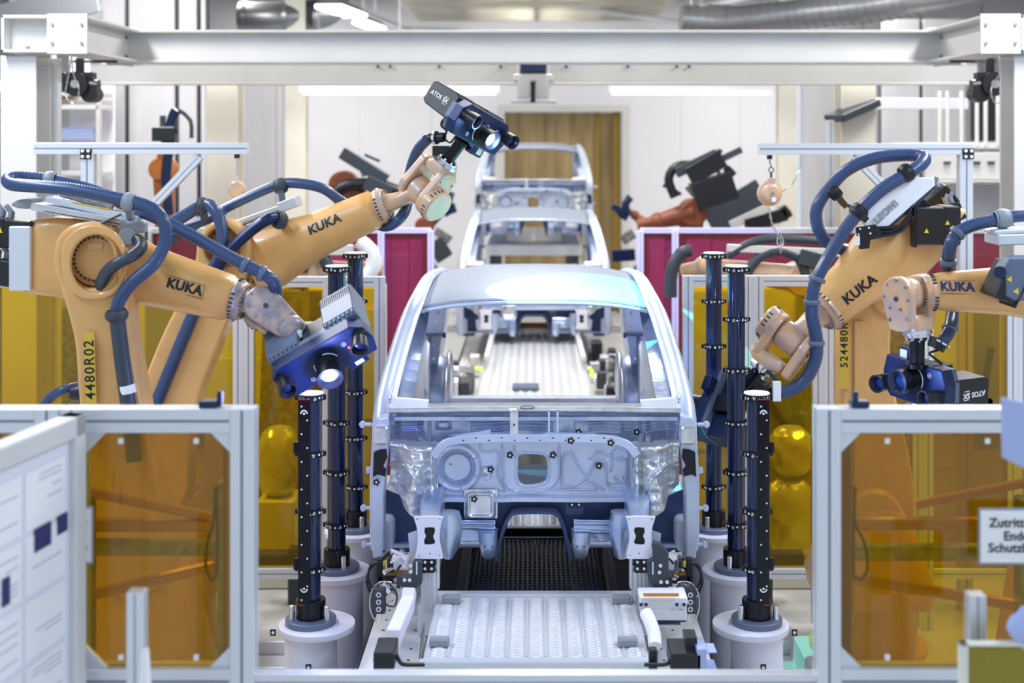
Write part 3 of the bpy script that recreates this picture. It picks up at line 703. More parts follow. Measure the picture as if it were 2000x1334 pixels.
# stub posts in the foreground
for px, py, l in ((268, 1152, 'pale stub post standing before the near left pane'), (1905, 1158, 'pale stub post standing before the near right pane')):
    Y = 4.1; o = alu_profile('stub_post', (W(px, 0, Y).x, Y, 0), W(px, py, Y), None, .052); tag(o, l, 'post')
c = W(283, 1300, 4.08); o = obj('latch_lever', MB().box((c.x, c.y, c.z-.02), (.028, .05, .14), taper=.6), 'white'); tag(o, 'small white latch lever fixed beside the left stub post', 'latch')
# right foreground: pale blue deflector, yellow bin, blue rag
t = thing('deflector_sheet', W(1985, 850, 3.9), 'pale blue tilted sheet at the right picture edge', 'sheet')
pl = [(1955, 775), (2060, 800), (2100, 960), (1957, 893)]
T = frame(W(1955, 893, 3.9), (1, -.12, 0), (0, 0, 1)); k = 3.9/FPX
obj('sheet', MB(T).prism([((a-1955)*k, (893-c)*k) for a, c in pl][::-1], Matrix.Identity(4), -.006, .006), 'rag', t, .003)
t = thing('yellow_panel', W(1945, 1300, 3.95), 'khaki yellow panel in a pale frame at the lower right corner', 'panel')
obj('panel_sheet', MB().box2(W(1886, 1420, 3.95), W(2070, 1262, 3.96)), 'khaki', t, .002)
obj('rim', MB().box2(W(1876, 1264, 3.94), W(2080, 1250, 3.97)), 'cream_paint', t, .003)
obj('side_frame', MB().box2(W(1876, 2400, 3.94), W(1886, 1250, 3.97)), 'cream_paint', t, .003)
o = obj('blue_rag', MB(), 'rag')
rg = []; c = W(2000, 1228, 3.96)
for i in range(9):
    f = i/8; rr = math.sin(math.pi*min(max(f, .06), .94)); rg.append([c+Vector((math.cos(a)*.045*rr*(1+.25*math.sin(3*a+i)), math.sin(a)*.04*rr, (f-.5)*.13)) for a in [2*math.pi*q/16 for q in range(16)]])
bpy.data.objects.remove(o); o = obj('blue_rag', MB().loft(rg), 'rag'); tag(o, 'crumpled pale blue cloth above the khaki panel', 'cloth')
# dark latch boxes on top of the near fence
for px, l in ((408, 'left'), (1678, 'right')):
    o = obj('safety_switch', MB().box(W(px, 788, YN), (.06, .05, .022)).box(W(px+(22 if l == 'left' else -8), 778, YN), (.016, .03, .05)), 'navy', None, .003); tag(o, f'small dark switch on top of the near {l} fence', 'switch')
# ================================================================== MEASURING POLES
def pole(px, Y, pytop, lab, bands, near=0, side=-1):
    base = W(px, 0, Y); x = base.x; FZ = .905; zt = W(0, pytop, Y).z; R = .049
    t = thing('measuring_pole', (x, Y, 0), lab, 'measuring pole', 'black measuring poles on white pedestals')
    cR = .128 if near else .145
    b = MB(); b.lathe((x, Y, 0), (0, 0, 1), [(0, cR), (FZ-.03, cR)], 40)
    obj('pedestal', b, 'lavender_white', t)
    b = MB(); b.lathe((x, Y, 0), (0, 0, 1), [(0, cR+.05), (.02, cR+.05)], 40); obj('foot_plate', b, 'lavender_white', t)
    xo = x+(.03*-side if near else 0)
    b = MB(); b.lathe((xo-(.05*side*-1 if near else 0)*0, Y, FZ-.03), (0, 0, 1), [(0, .185), (.012, .188), (.028, .188), (.03, .186)], 44)
    obj('top_flange', b, 'lavender_white', t)
    b = MB(); b.lathe((x, Y, FZ), (0, 0, 1), [(0, .125), (.026, .125), (.03, .12)], 40); obj('steel_disc', b, 'grey_blue', t)
    b = MB(); b.lathe((x, Y, FZ+.03), (0, 0, 1), [(0, .073), (.085, .073), (.09, .07)], 32); obj('collar', b, 'black_metal', t)
    for a in (210, 330) if near else ((300,) if side < 0 else (240,)):
        c = Vector((x+.098*math.cos(math.radians(a)), Y+.098*math.sin(math.radians(a)), FZ+.03))
        obj('pin', MB().lathe(c, (0, 0, 1), [(0, .014), (.068, .014), (.072, .011)], 16), 'chrome', t)
    b = MB(); b.lathe((x, Y, FZ+.1), (0, 0, 1), [(0, R), (zt-FZ-.12, R)], 32); obj('tube', b, 'navy_pole', t)
    # round target dots on a band
    def target(b, p, n, r, big):
        b.m = 1
        b.cyl(p, p+n*.0012, r if not big else r*.55, n=10)
        if big:
            u = Vector((0, 0, 1)).cross(n); w = Vector((0, 0, 1))
            for k in range(8):
                if (k*5+int(p.z*97)) % 3 == 0: continue
                a0, a1 = 2*math.pi*k/8, 2*math.pi*(k+1)/8
                q = [p+n*.001+(u*math.cos(a)+w*math.sin(a))*rr for rr in (r*1.05, r*1.6) for a in (a0, a1)]
                b.add(q, [(0, 1, 3, 2)])
        b.m = 0
    def band(py, top=False):
        z = W(0, py, Y).z; h = .028 if not top else .032; r = R+.013
        b = MB(); b.lathe((x, Y, z-h/2), (0, 0, 1), [(0, r), (h, r)], 32)
        if top: b.m = 1; b.lathe((x, Y, z+h/2), (0, 0, 1), [(0, r+.001), (.006, r+.001)], 32); b.m = 0
        for k in range(14):
            a = math.radians(-90-170+k*340/14+random.uniform(-5, 5)); n = Vector((math.cos(a), math.sin(a), 0))
            target(b, Vector((x, Y, z+random.uniform(-.003, .003)))+n*r, n, .0055, k % 2 == 0)
        b.m = 0
        for s in (-1, 1): b.box((x+s*(r+.006), Y, z), (.016, .022, h*.8))
        obj('target_ring', b, ['black_metal', 'white'], t)
    band(pytop+6, True)
    for py in bands: band(py)
    if near:
        xb = x+side*.022; zb = FZ+.105; b = MB(); yb = Y-R-.016
        b.box2((xb-.03, yb, zb), (xb+.03, yb+.05, zt-.012)); obj('target_bar', b, 'black_metal', t, .002)
        b = MB(); n = Vector((0, -1, 0)); y_ = yb-.001
        for k, z in enumerate(np.linspace(zb+.03, zt-.05, 15)):
            p = Vector((xb+(.016 if k % 2 else -.012), y_, z)); b.cyl(p, p+n*.0012, .0045, n=10)
        for z, up in ((zb+.085, -1), (zt-.085, 1)):
            p = Vector((xb, y_, z)); b.cyl(p, p+n*.0012, .006, n=10)
            for k in range(8):
                a0, a1 = math.pi*k/8, math.pi*(k+1)/8
                q = [Vector((xb+math.cos(a)*rr, y_-.0012, z+up*math.sin(a)*rr)) for rr in (.012, .019) for a in (a0, a1)]
                b.add(q, [(0, 1, 3, 2)])
        obj('target_dots', b, 'white', t)
        for z in (W(0, 870, Y).z, W(0, 1095, Y).z): obj('bracket', MB().box((xb+side*.042, yb+.02, z), (.024, .03, .055)), 'black_metal', t, .003)
        b = MB()
        for z in (zb+.005, zt-.016): b.box((xb, yb-.001, z), (.058, .004, .005))
        obj('red_line', b, 'red', t)
        # coded stickers on the pedestal
        for k, (dx, z) in enumerate(((.01, .735), (-.05, .705), (-.045, .66), (-.19, .865))):
            b = MB(); a = math.atan2(-1, dx*8); yy = Y-math.sqrt(max(1e-4, cR*cR-dx*dx))-.0015 if abs(dx) < cR else Y-.03
            xx = x-side*-1*0+dx if abs(dx) < cR else x+side*.17; 
            if abs(dx) >= cR: yy = Y-.085; z = .888
            b.box((xx, yy, z), (.028, .002, .032)); b.m = 1; b.cyl((xx, yy-.001, z), (xx, yy-.003, z), .0075, n=10)
            obj('code_sticker', b, ['ink', 'white'], t, .0015)
NP, MP, FP = 6.58, 7.39, 8.15
pole(607, NP, 769, 'shortest black pole at left, under the lower left scanner', (885, 998, 1110), 1, -1)
pole(658, MP, 520, 'middle black pole at left, tall with a ringed top', (825, 922, 1024), 0, -1)
pole(694, FP, 494, 'rearmost black pole at left, next to the car body', (588, 765, 855, 950), 0, -1)
pole(1478, NP, 769, 'shortest black pole at right, with a dotted flat bar', (885, 998, 1110), 1, 1)
pole(1438, MP, 520, 'middle black pole at right, tall and blue lit', (623, 722, 825, 922, 1024), 0, 1)
pole(1394, FP, 494, 'rearmost black pole at right, beside the right wall scanner', (588, 676, 855, 950), 0, 1)
# ================================================================== CONVEYOR
def tread(name, x, y0, y1, w, z, lab, m='fin_tread', ncol=11, h=.16, pitch=.032, rail=True):
    t = thing(name, (x, (y0+y1)/2, z-h), lab, 'platform')
    b = MB(); b.box2((x-w/2, y0, z-h), (x+w/2, y1, z)); obj('tray', b, 'alu' if m == 'fin_tread' else 'dark', t, .006)
    b = MB(); n = int((y1-y0-.06)/pitch); cw = (w-.04)/ncol
    for c in range(ncol):
        xc = x-w/2+.02+cw*(c+.5)
        for r in range(n):
            yc = y0+.03+pitch*(r+.5); ring = []
            a, q = cw*.36, pitch*.44
            pts0 = [(xc+a*math.cos(k*math.pi/4), yc+q*math.sin(k*math.pi/4), z) for k in range(8)]
            pts1 = [(xc+a*.55*math.cos(k*math.pi/4), yc+q*.5*math.sin(k*math.pi/4), z+.008) for k in range(8)]
            b.add(pts0+pts1, [(k, (k+1) % 8, 8+(k+1) % 8, 8+k) for k in range(8)]+[tuple(range(8, 16))], True)
    for c in range(ncol+1 if m == 'fin_tread' else 0):
        xc = x-w/2+.02+cw*c; b.box((xc, (y0+y1)/2, z+.002), (.008, y1-y0-.05, .006))
    obj('tread_surface', b, m, t)
    return t
t = tread('tread_platform', .012, 5.80, 6.62, .99, 1.03, 'silver dimpled platform at the bottom centre before the car')
for q in (((-.50, 6.58, .94), (.53, 6.64, 1.045)), ((-.50, 5.76, .86), (.53, 5.80, 1.035))): obj('edge_bar', MB().box2(*q), 'alu', t, .006)
for x, y in ((-.4, 6.5), (-.42, 5.95), (.42, 5.95), (.43, 6.5)): obj('locating_block', MB().box((x, y, 1.05), (.09, .05, .04)), 'grey_plastic', t, .008)
t = tread('tread_platform', .01, 11.4, 15.6, 1.02, 1.03, 'pale dimpled platform seen far back through the windscreen opening', ncol=12, pitch=.09)
obj('locating_block', MB().box((-.07, 12.0, 1.055), (.24, .16, .05)), 'grey_blue', t, .01)
b = MB(); b.cyl((-.5, 15.5, 1.12), (.42, 15.5, 1.12), .035); obj('cross_roller', b, 'copper', t)
t = tread('tread_platform', .01, 8.1, 8.6, .9, .94, 'pale dimpled strip seen through the arch under the car', ncol=12)
b = MB(); b.box2((-.45, 8.6, .9), (.46, 8.7, 1.02)); obj('edge_bar', b, 'copper', t, .004)
# dark mesh lift platform beneath the car
t = tread('mesh_platform', .02, 6.85, 8.0, .72, .90, 'dark mesh platform lowered under the car body', m='mesh_dark', ncol=26, pitch=.045, h=.06)
for s in (-1, 1): obj('dark_side', MB().box((.02+s*.485, 7.35, .72), (.11, 1.3, .38)), 'dark', t)
b = MB()
for s in (-1, 1):
    b.bar((.02+s*.40, 6.68, .91), (.02+s*.40, 8.0, .91), .05, .05); b.box((.02+s*.40, 7.9, .45), (.08, .08, .9))
b.bar((-.36, 8.02, .93), (.40, 8.02, .93), .04, .05); obj('lift_frame', b, 'black_metal', t, .004)
b = MB(); b.box2((-.46, 6.66, .55), (.50, 6.70, .88)); obj('dark_apron', b, 'dark', t)
# side decks flanking the platforms, perforated sheets
for s, nm, xx in ((-1, 'left', -.665), (1, 'right', .69)):
    t = thing('side_deck', (xx, 7, 0), f'white perforated side deck running along the {nm} of the platforms', 'deck')
    y = 5.7
    while y < 16.4:
        y2 = min(y+.8, 16.5); b = MB(); b.box2((xx-.14, y+.004, .82), (xx+.14, y2-.004, .86))
        if y < 8:
            b.m = 1
            for k in range(5):
                for q in range(3): b.cyl((xx-.08+q*.08, y+.1+k*.14, .8605), (xx-.08+q*.08, y+.1+k*.14, .862), .007, n=8)
        obj('deck_plate', b, ['white_paint', 'dark_grey'], t, .003); y += .8
    b = MB()
    for y in (5.8, 8, 10.5, 13, 15.5): b.box2((xx-.1, y, 0), (xx+.1, y+.1, .82))
    b.box2((xx-.14, 5.7, .62), (xx-.12, 16.5, .82)); b.box2((xx+.12, 5.7, .62), (xx+.14, 16.5, .82)); obj('deck_frame', b, 'alu', t)
    if True:
        obj('cable_pipe', MB().tube(smooth_path([(xx-s*.13, 6.5, .93), (xx-s*.14, 6.2, .9), (xx-s*.15, 5.95, .9), (xx-s*.15, 5.75, .88)], .03), .008, 8), 'chrome', t)
# floor edge strips
for s, nm in ((-1, 'left'), (1, 'right')):
    t = thing('conveyor_side_wall', (s*.86, 9, 0), f'dark edged low wall along the {nm} of the conveyor', 'wall panel')
    obj('side_sheet', MB().box2((s*.84-.01, 5.7, 0), (s*.84+.01, 17, .80)), 'dark_grey', t)
# ---- front supports : pillar, block with four bolts, dark holder, beam to black box
def support(s):
    nm = 'left' if s < 0 else 'right'
    def P(px, py, Y): 
        return W(px if s < 0 else 2*1044-px, py, Y)
    Y = 6.5
    t = thing('body_support', (P(835, 0, Y).x, Y, .86), f'pale support pillar carrying the {nm} front end plate of the car', 'support')
    b = MB(); a, c = P(822, 1195, Y), P(853, 1116, Y); b.box2((min(a.x, c.x), Y, a.z), (max(a.x, c.x), Y+.09, c.z))
    for q in (.25, .5, .75): x = a.x+(c.x-a.x)*q; b.box((x, Y-.004, (a.z+c.z)/2), (.008, .01, abs(c.z-a.z)))
    obj('pillar_block', b, 'alu', t, .004)
    a, c = P(824, 1118, Y), P(849, 1092, Y); obj('bolt_plate', MB().box2((min(a.x, c.x), Y-.012, a.z), (max(a.x, c.x), Y+.05, c.z)), 'black_metal', t, .003)
    b = MB()
    for px in (830, 843):
        for py in (1098, 1111): b.cyl(P(px, py, Y-.012), P(px, py, Y-.022), .007, n=12)
    obj('bolt', b, 'chrome', t)
    b = MB(); a, c = P(853, 1150, Y), P(858, 1088, Y); b.box2((min(a.x, c.x), Y, a.z), (max(a.x, c.x), Y+.06, c.z)); obj('side_flange', b, 'alu', t)
    b = MB(); a, c = P(815, 1200, Y), P(880, 1175, Y+.05); b.box2((min(a.x, c.x), Y+.02, .86), (max(a.x, c.x), Y+.12, c.z)); obj('foot', b, 'alu', t, .004)
    # dark C-shaped holder
    Y2 = 6.42
    poly = [(784, 1150), (784, 1128), (806, 1125), (806, 1098), (824, 1096), (824, 1140), (812, 1150)] if s < 0 else [(1276, 1060), (1290, 1064), (1306, 1080), (1306, 1150), (1276, 1150), (1266, 1130), (1264, 1098), (1275, 1090)]
    if s > 0: P2 = lambda a, c, Y: W(a, c, Y)
    else: P2 = lambda a, c, Y: W(a, c, Y)
    o = P2(poly[0][0], poly[0][1], Y2); k = Y2/FPX; T = frame(o, (1, 0, 0), (0, 0, 1))
    pp = [((a-poly[0][0])*k, (poly[0][1]-c)*k) for a, c in poly]
    t2 = thing('clamp_holder', o, f'dark slate clamp holder standing beside the {nm} support pillar', 'clamp')
    obj('holder_plate', MB(T).prism(pp if s < 0 else pp[::-1], Matrix.Identity(4), -.05, 0), 'dark_grey', t2, .003)
    b = MB()
    for (a, c) in (((802, 1105), (802, 1117), (790, 1133), (800, 1133)) if s < 0 else ((1290, 1105), (1288, 1118), (1291, 1137), (1303, 1137))): b.cyl(P2(a, c, Y2), P2(a, c, Y2-.03), .009, n=10)
    obj('bolt', b, 'chrome', t2)
    a = P2(814 if s < 0 else 1275, 1110, Y2-.052); obj('slot_mark', MB().box(a, (.007, .004, .06)), 'alu', t2)
    return t
support(-1); support(1)
# slanting channel from holder down to the black box (left)
t = thing('slanting_channel', W(800, 1200, 6.2), 'pale slanting channel leading down to the left black box', 'channel')
b = MB(); b.bar(W(800, 1152, 6.35), W(796, 1182, 6.3), .06, .06); b.bar(W(797, 1178, 6.3), W(768, 1245, 5.9), .062, .07); obj('channel', b, 'lavender_white', t, .004)
for px0, px1, py0, py1, l in ((729, 778, 1244, 1312, 'left'), (1310, 1360, 1246, 1312, 'right')):
    t = thing('sensor_box', W((px0+px1)/2, 1280, 5.55), f'blurred black box on an arm at the lower {l}', 'box')
    obj('box_body', MB().box2(W(px0, py1, 5.5), W(px1, py0, 5.68)), 'black', t, .005)
    d = 1 if l == 'left' else -1; e = px1 if d > 0 else px0
    obj('arm', MB().tube(smooth_path([W(e-d*4, 1280, 5.55), W(e+d*4, 1294, 5.55), W(e+d*14, 1298, 5.55), W(e+d*50, 1298, 5.6)], .01), .009, 8), 'black', t)
    obj('stand', MB().box((t.location.x, 5.6, .5), (.05, .05, 1.0)), 'dark_grey', t, .003)
    if l == 'right':
        obj('lid', MB().box2(W(1338, 1246, 5.55), W(1356, 1240, 5.65)), 'black', t)
        obj('bracket_plate', MB().box2(W(1362, 1312, 5.5), W(1374, 1250, 5.6)), 'rag', t, .003)
        b = MB()
        for py in (1266, 1298): obj('bracket_block', MB().box2(W(1374, py+8, 5.5), W(1394, py-8, 5.6)), 'rag', t, .003)
        obj('arm_post', MB().box2(W(1268, 1318, 5.6), W(1282, 1262, 5.65)), 'black', t, .004)
t = thing('white_tube', W(1278, 1225, 6.0), 'white rounded cap tube beside the right black box', 'tube')
obj('tube_body', MB().tube(smooth_path([W(1262, 1198, 6.05), W(1270, 1215, 6.0), W(1278, 1240, 5.95), W(1279, 1262, 5.9)], .02), .03, 16), 'white', t)
# right sensor unit with amber strip
t = thing('sensor_unit', W(1292, 1180, 6.3), 'layered sensor unit with amber strip below the right clamp', 'sensor')
obj('top_plate', MB().box2(W(1250, 1168, 6.25), W(1336, 1160, 6.4)), 'white', t, .003)
obj('amber_strip', MB().box2(W(1257, 1165, 6.23), W(1325, 1158, 6.25)), 'amber_block', t)
obj('middle_plate', MB().box2(W(1252, 1176, 6.24), W(1334, 1171, 6.4)), 'alu', t, .003)
obj('dark_slot', MB().box2(W(1262, 1186, 6.26), W(1330, 1176, 6.4)), 'black', t)
obj('clamp_plate', MB().box2(W(1252, 1192, 6.23), W(1334, 1187, 6.4)), 'alu', t, .003)
b = MB(); b.box2(W(1254, 1201, 6.25), W(1332, 1193, 6.4)); obj('lower_slot', b, 'navy', t)
b = MB()
for px in (1252, 1262, 1322, 1336): b.cyl(W(px, 1181, 6.25), W(px, 1181, 6.22), .008, n=10)
obj('knob', b, 'navy', t)
obj('base_block', MB().box2(W(1270, 1225, 6.27), W(1325, 1201, 6.4)), 'lavender_white', t, .004)
# valve clusters left and right : blocks, hoses, amber bars
for s in (-1, 1):
    nm = 'left' if s < 0 else 'right'
    def Q(px, py, Y): return W(px if s < 0 else 2*1044-px, py, Y)
    c = Q(762, 1130, 6.75)
    t = thing('valve_cluster', c, f'cluster of valves, cables and amber bars beside the {nm} support', 'valve cluster')
    def blk(nm_, px, py, Y, w, h, d, m, bv=.002):
        p = Q(px, py, Y); return obj(nm_, MB().box(p, (w, d, h)), m, t, bv)
    for px, py, w in ((762, 1118, .13), (777, 1110, .11)): blk('amber_bar', px, py, 6.72, w, .024, .06, 'amber_block')
    blk('valve_block', 783, 1098, 6.7, .09, .06, .08, 'white', .008); blk('valve_block', 768, 1098, 6.74, .06, .07, .05, 'dirty_metal', .006)
    blk('black_module', 764, 1105, 6.68, .03, .06, .04, 'black'); blk('black_module', 742, 1113, 6.7, .03, .12, .05, 'black'); blk('black_module', 764, 1130, 6.7, .12, .035, .05, 'black')
    blk('yellow_tag', 751, 1100, 6.66, .012, .02, .02, 'yellow'); blk('black_module', 790, 1132, 6.55, .07, .05, .06, 'dark_grey')
    b = MB(); p = Q(741, 1172, 6.5); b.box(p, (.06, .05, .12)); b.m = 1
    for dz in (-.035, 0, .035): b.cyl(p+Vector((0, -.025, dz)), p+Vector((0, -.032, dz)), .013, n=14)
    b.m = 2; 
    for dz in (-.035, 0, .035): b.cyl(p+Vector((0, -.032, dz)), p+Vector((0, -.034, dz)), .006, n=10)
    obj('connector_block', b, ['dark_grey', 'alu', 'black'], t, .003)
    for k in range(26):
        px = random.uniform(748, 792); py = random.uniform(1075, 1165); Y = random.uniform(6.6, 6.8); p = Q(px, py, Y)
        d = Vector((random.uniform(-1, 1), random.uniform(-.5, .2), random.uniform(-.6, .6))).normalized()*random.uniform(.02, .07)
        obj('fitting', MB().cyl(p, p+d, random.uniform(.005, .014), n=10), random.choice(['chrome', 'white', 'dirty_metal', 'black']), t)
    cab = [[(735, 1100), (722, 1112), (716, 1135), (722, 1155), (730, 1162)], [(740, 1098), (724, 1104), (719, 1130), (728, 1152)], [(765, 1138), (745, 1136), (728, 1150), (722, 1180), (728, 1205), (738, 1215)],
           [(790, 1140), (780, 1160), (760, 1175), (748, 1190), (742, 1215)], [(760, 1140), (775, 1160), (770, 1185), (752, 1180)], [(770, 1075), (782, 1082), (795, 1090), (790, 1110)]]
    for k, cc in enumerate(cab):
        obj('cable', MB().tube(smooth_path([Q(a, d, 6.6-.02*k) for a, d in cc], .02), .006 if k < 2 else .0045, 8), ['black', 'black', 'chrome', 'white', 'dark_grey', 'white'][k], t)
# pipe clusters far behind, seen through the windscreen
for s in (-1, 1):
    nm = 'left' if s < 0 else 'right'
    t = thing('valve_cluster', (s*.72, 12.6, .86), f'blurred clamps beside the far platform at {nm}, with green lamps', 'valve cluster')
    rr = random.Random(5+s)
    for k in range(24):
        y = rr.uniform(11.6, 14); x = s*rr.uniform(.6, .84)
        obj('clamp_block', MB().box((x, y, .96+rr.uniform(0, .12)), (rr.uniform(.04, .12), rr.uniform(.08, .3), rr.uniform(.08, .2))), rr.choice(['dark_grey', 'white', 'dirty_metal', 'black', 'alu']), t, .006)
    for px, py in (((931, 719), (939, 721)) if s < 0 else ((1152, 720), (1156, 726), (1156, 732))):
        obj('green_lamp', MB().sphere(W(px, py, 12.6), .016), 'led_green', t)
    b = MB(); b.bar(W(950 if s < 0 else 1140, 700, 13), W(965 if s < 0 else 1124, 640, 15.3), .05, .05); b.box2((s*.55-.03, 15.3, .86), (s*.55+.03, 15.4, 1.08)); obj('guide_rail', b, 'white_paint', t, .005)
# cross portal behind car 1
t = thing('cross_bar', (0, 15.8, 1.1), 'white cross bar spanning behind the far platform', 'bar')
b = MB(); b.box2((-1.5, 15.75, 1.0), (1.5, 15.85, 1.09)); b.box2((-1.5, 15.75, 0), (-1.4, 15.85, 1.0)); b.box2((1.4, 15.75, 0), (1.5, 15.85, 1.0)); obj('bar_profile', b, 'white_paint', t, .006)
# ================================================================== CAR BODY
CY0 = 6.85; KX = CY0/FPX; CX0 = 1044.
def F(px, py, Y=CY0): return W(px, py, Y)
def mir(px): return 2*CX0-px
def sides(): return ((-1, 'left', lambda a: a), (1, 'right', mir))
car = thing('car_body', (W(CX0, 0, CY0).x, 8.6, 1.1), 'nearest bare silver car body, blue lit, in the centre of the line', 'car body', 'bare car bodies on the line')
# --- stamped firewall as a relief : px,py grid at the plane, height towards the viewer
def sstep(d, w): return np.clip(.5-d/w, 0, 1)**2*(3-2*np.clip(.5-d/w, 0, 1))
def dseg(X, Y, pts, closed=False):
    d = np.full(X.shape, 1e9); P = list(pts)+([pts[0]] if closed else [])
    for (x0, y0), (x1, y1) in zip(P, P[1:]):
        vx, vy = x1-x0, y1-y0; t = np.clip(((X-x0)*vx+(Y-y0)*vy)/(vx*vx+vy*vy+1e-9), 0, 1)
        d = np.minimum(d, np.hypot(X-x0-t*vx, Y-y0-t*vy))
    return d
def drr(X, Y, cx, cy, hw, hh, r):
    qx = np.abs(X-cx)-hw+r; qy = np.abs(Y-cy)-hh+r
    return np.hypot(np.maximum(qx, 0), np.maximum(qy, 0))+np.minimum(np.maximum(qx, qy), 0)-r
def inpoly(X, Y, P):
    c = np.zeros(X.shape, bool); n = len(P)
    for i in range(n):
        x0, y0 = P[i]; x1, y1 = P[(i+1) % n]
        if y0 == y1: continue
        c ^= ((y0 > Y) != (y1 > Y)) & (X < (x1-x0)*(Y-y0)/(y1-y0)+x0)
    return c
def sdp(X, Y, P):
    d = dseg(X, Y, P, True); return np.where(inpoly(X, Y, P), -d, d)
def smp(P, n=6):
    q = smooth_path([Vector((a, b, 0)) for a, b in P], 1e9 if n == 0 else 4); return [(v.x, v.y) for v in q]
def wob(X, Y, sc, seed, amp):
    r = np.random.RandomState(seed); o = 0
    for k in range(7):
        a = r.uniform(0, 6.28); f = r.uniform(.6, 2.2)/sc; o = o+np.sin((X*math.cos(a)+Y*math.sin(a))*f+r.uniform(0, 6.28))
    return o*amp/3
def relief(name, x0, x1, y0, y1, st, hf, hole, m, Yp=CY0, parent=None, thick=.002):
    nx = int((x1-x0)/st)+1; ny = int((y1-y0)/st)+1
    X, Y = np.meshgrid(np.linspace(x0, x1, nx), np.linspace(y0, y1, ny)); H = hf(X, Y); K = Yp/FPX
    b = MB(); b.v = [Vector(((x-VX)*K, Yp-h, CAMZ-(y-VY)*K)) for x, y, h in zip(X.ravel(), Y.ravel(), H.ravel())]
    hm = hole(X, Y) if hole else np.zeros(X.shape, bool)
    for j in range(ny-1):
        for i in range(nx-1):
            if hm[j, i] and hm[j+1, i] and hm[j, i+1] and hm[j+1, i+1]: continue
            a = j*nx+i; b.f.append((a, a+nx, a+nx+1, a+1)); b.mi.append(0); b.sm.append(True)
    return obj(name, b, m, parent if parent is not None else car, solid=thick)
HOLE1 = smp([(1012, 893), (1020, 886), (1058, 888), (1068, 898), (1068, 932), (1056, 942), (1024, 945), (1012, 932), (1012, 893)])
def fw(X, Y):
    h = np.zeros(X.shape)
    # brake booster bowl
    d = np.hypot(X-893, Y-912); h += .035*sstep(np.abs(d-40)-6, 6)-.02*sstep(d-36, 6)+.03*sstep(d-27, 4)
    for a in (.3, 1.3, -.6, 2.4): h += .01*sstep(dseg(X, Y, [(893+30*math.cos(a), 912+30*math.sin(a)), (893+50*math.cos(a), 912+50*math.sin(a))])-1.5, 3)
    # centre U panel
    P = smp([(982, 872), (984, 935), (1000, 955), (1030, 961), (1060, 958), (1082, 945), (1092, 925), (1092, 872)])
    h += .018*sstep(dseg(X, Y, P)-1.5, 2.6)+.012*inpoly(X, Y, P+[(1092, 860), (982, 860)])
    h += .012*sstep(np.abs(sdp(X, Y, HOLE1)-3)-2, 3)
    h += .012*sstep(dseg(X, Y, smp([(1005, 870), (1006, 880), (1014, 884)])) - 1.2, 2.5)
    # left emboss panel
    h += .016*sstep(dseg(X, Y, smp([(938, 868), (942, 880), (960, 882), (968, 878), (974, 890), (972, 925), (980, 945), (984, 958)]))-1.3, 2.6)
    h += .008*sstep(drr(X, Y, 950, 925, 9, 14, 8), 3)*-1
    # right winding beads
    for Q in ([(1098, 948), (1100, 893), (1108, 884), (1118, 882), (1122, 895), (1132, 912), (1146, 926), (1156, 912), (1162, 900), (1178, 902), (1184, 920), (1184, 942), (1194, 952), (1230, 954)],
              [(1152, 895), (1160, 885), (1175, 882), (1190, 890), (1194, 900), (1192, 918)], [(1098, 950), (1120, 948), (1146, 934), (1165, 948), (1178, 955)], [(1196, 880), (1206, 872), (1222, 880), (1224, 892), (1208, 896), (1196, 888), (1196, 880)],
              [(1198, 930), (1208, 938), (1216, 932)]):
        h += .020*sstep(dseg(X, Y, smp(Q))-1.4, 2.6)
    h += .008*sstep(drr(X, Y, 1205, 918, 20, 26, 10), 5)
    # lower flange and fold
    h += .03*sstep(968-Y, 5); h += .012*sstep(np.abs(Y-955)-1.5, 3)*(X > 975)*(X < 1165)
    h += .02*sstep(X-858, 8)+.02*sstep(1236-X, 8)
    h += wob(X, Y, 18, 3, .003)
    return h
def fw_hole(X, Y):
    m = sdp(X, Y, HOLE1) < 0; m |= drr(X, Y, 949, 925, 4.5, 10, 4) < 0
    for a, b_, r in ((937, 884, 2), (963, 881, 2), (969, 944, 2), (880, 906, 3), (1035, 975, 0)): m |= np.hypot(X-a, Y-b_) < r
    m |= Y > 977
    return m
relief('firewall', 848, 1246, 862, 978, 1.15, fw, fw_hole, 'steel_soft', 6.95)
b = MB(); K = 6.95/FPX
for x in range(862, 1200, 9):
    b.cyl(W(x, 973, 6.917), W(x, 973, 6.914), .002, n=6)
for a, c in ((905, 963), (917, 966), (926, 955), (1116, 964), (1136, 964)): b.cyl(W(a, c, 6.92), W(a, c, 6.916), .003, n=6)
obj('spot_welds', b, 'dark_grey', car)
# cavity under the cowl
def cav(X, Y):
    h = -.06*sstep(np.abs(X-CX0)-270, 20)+wob(X, Y, 16, 9, .005)
    for y in (822, 829, 836, 843): h += .02*sstep(np.abs(Y-y-2*np.sin(X/24))-1.4, 3)*((np.abs(X-1000) < 80) | (np.abs(X-CX0) > 225) | (X > 1150))
    h += .04*sstep(np.abs(X-865)-12, 10)*sstep(np.abs(Y-832)-8, 8)
    h += .02*sstep(np.abs(sdp(X, Y, rrect(1170, 838, 90, 22, 3)))-1, 2)
    h += .03*sstep(np.abs(np.abs(X-CX0)-215)-8, 14)
    return h
relief('cowl_cavity', 762, 1327, 810, 868, 1.6, cav, None, 'steel', 6.99)
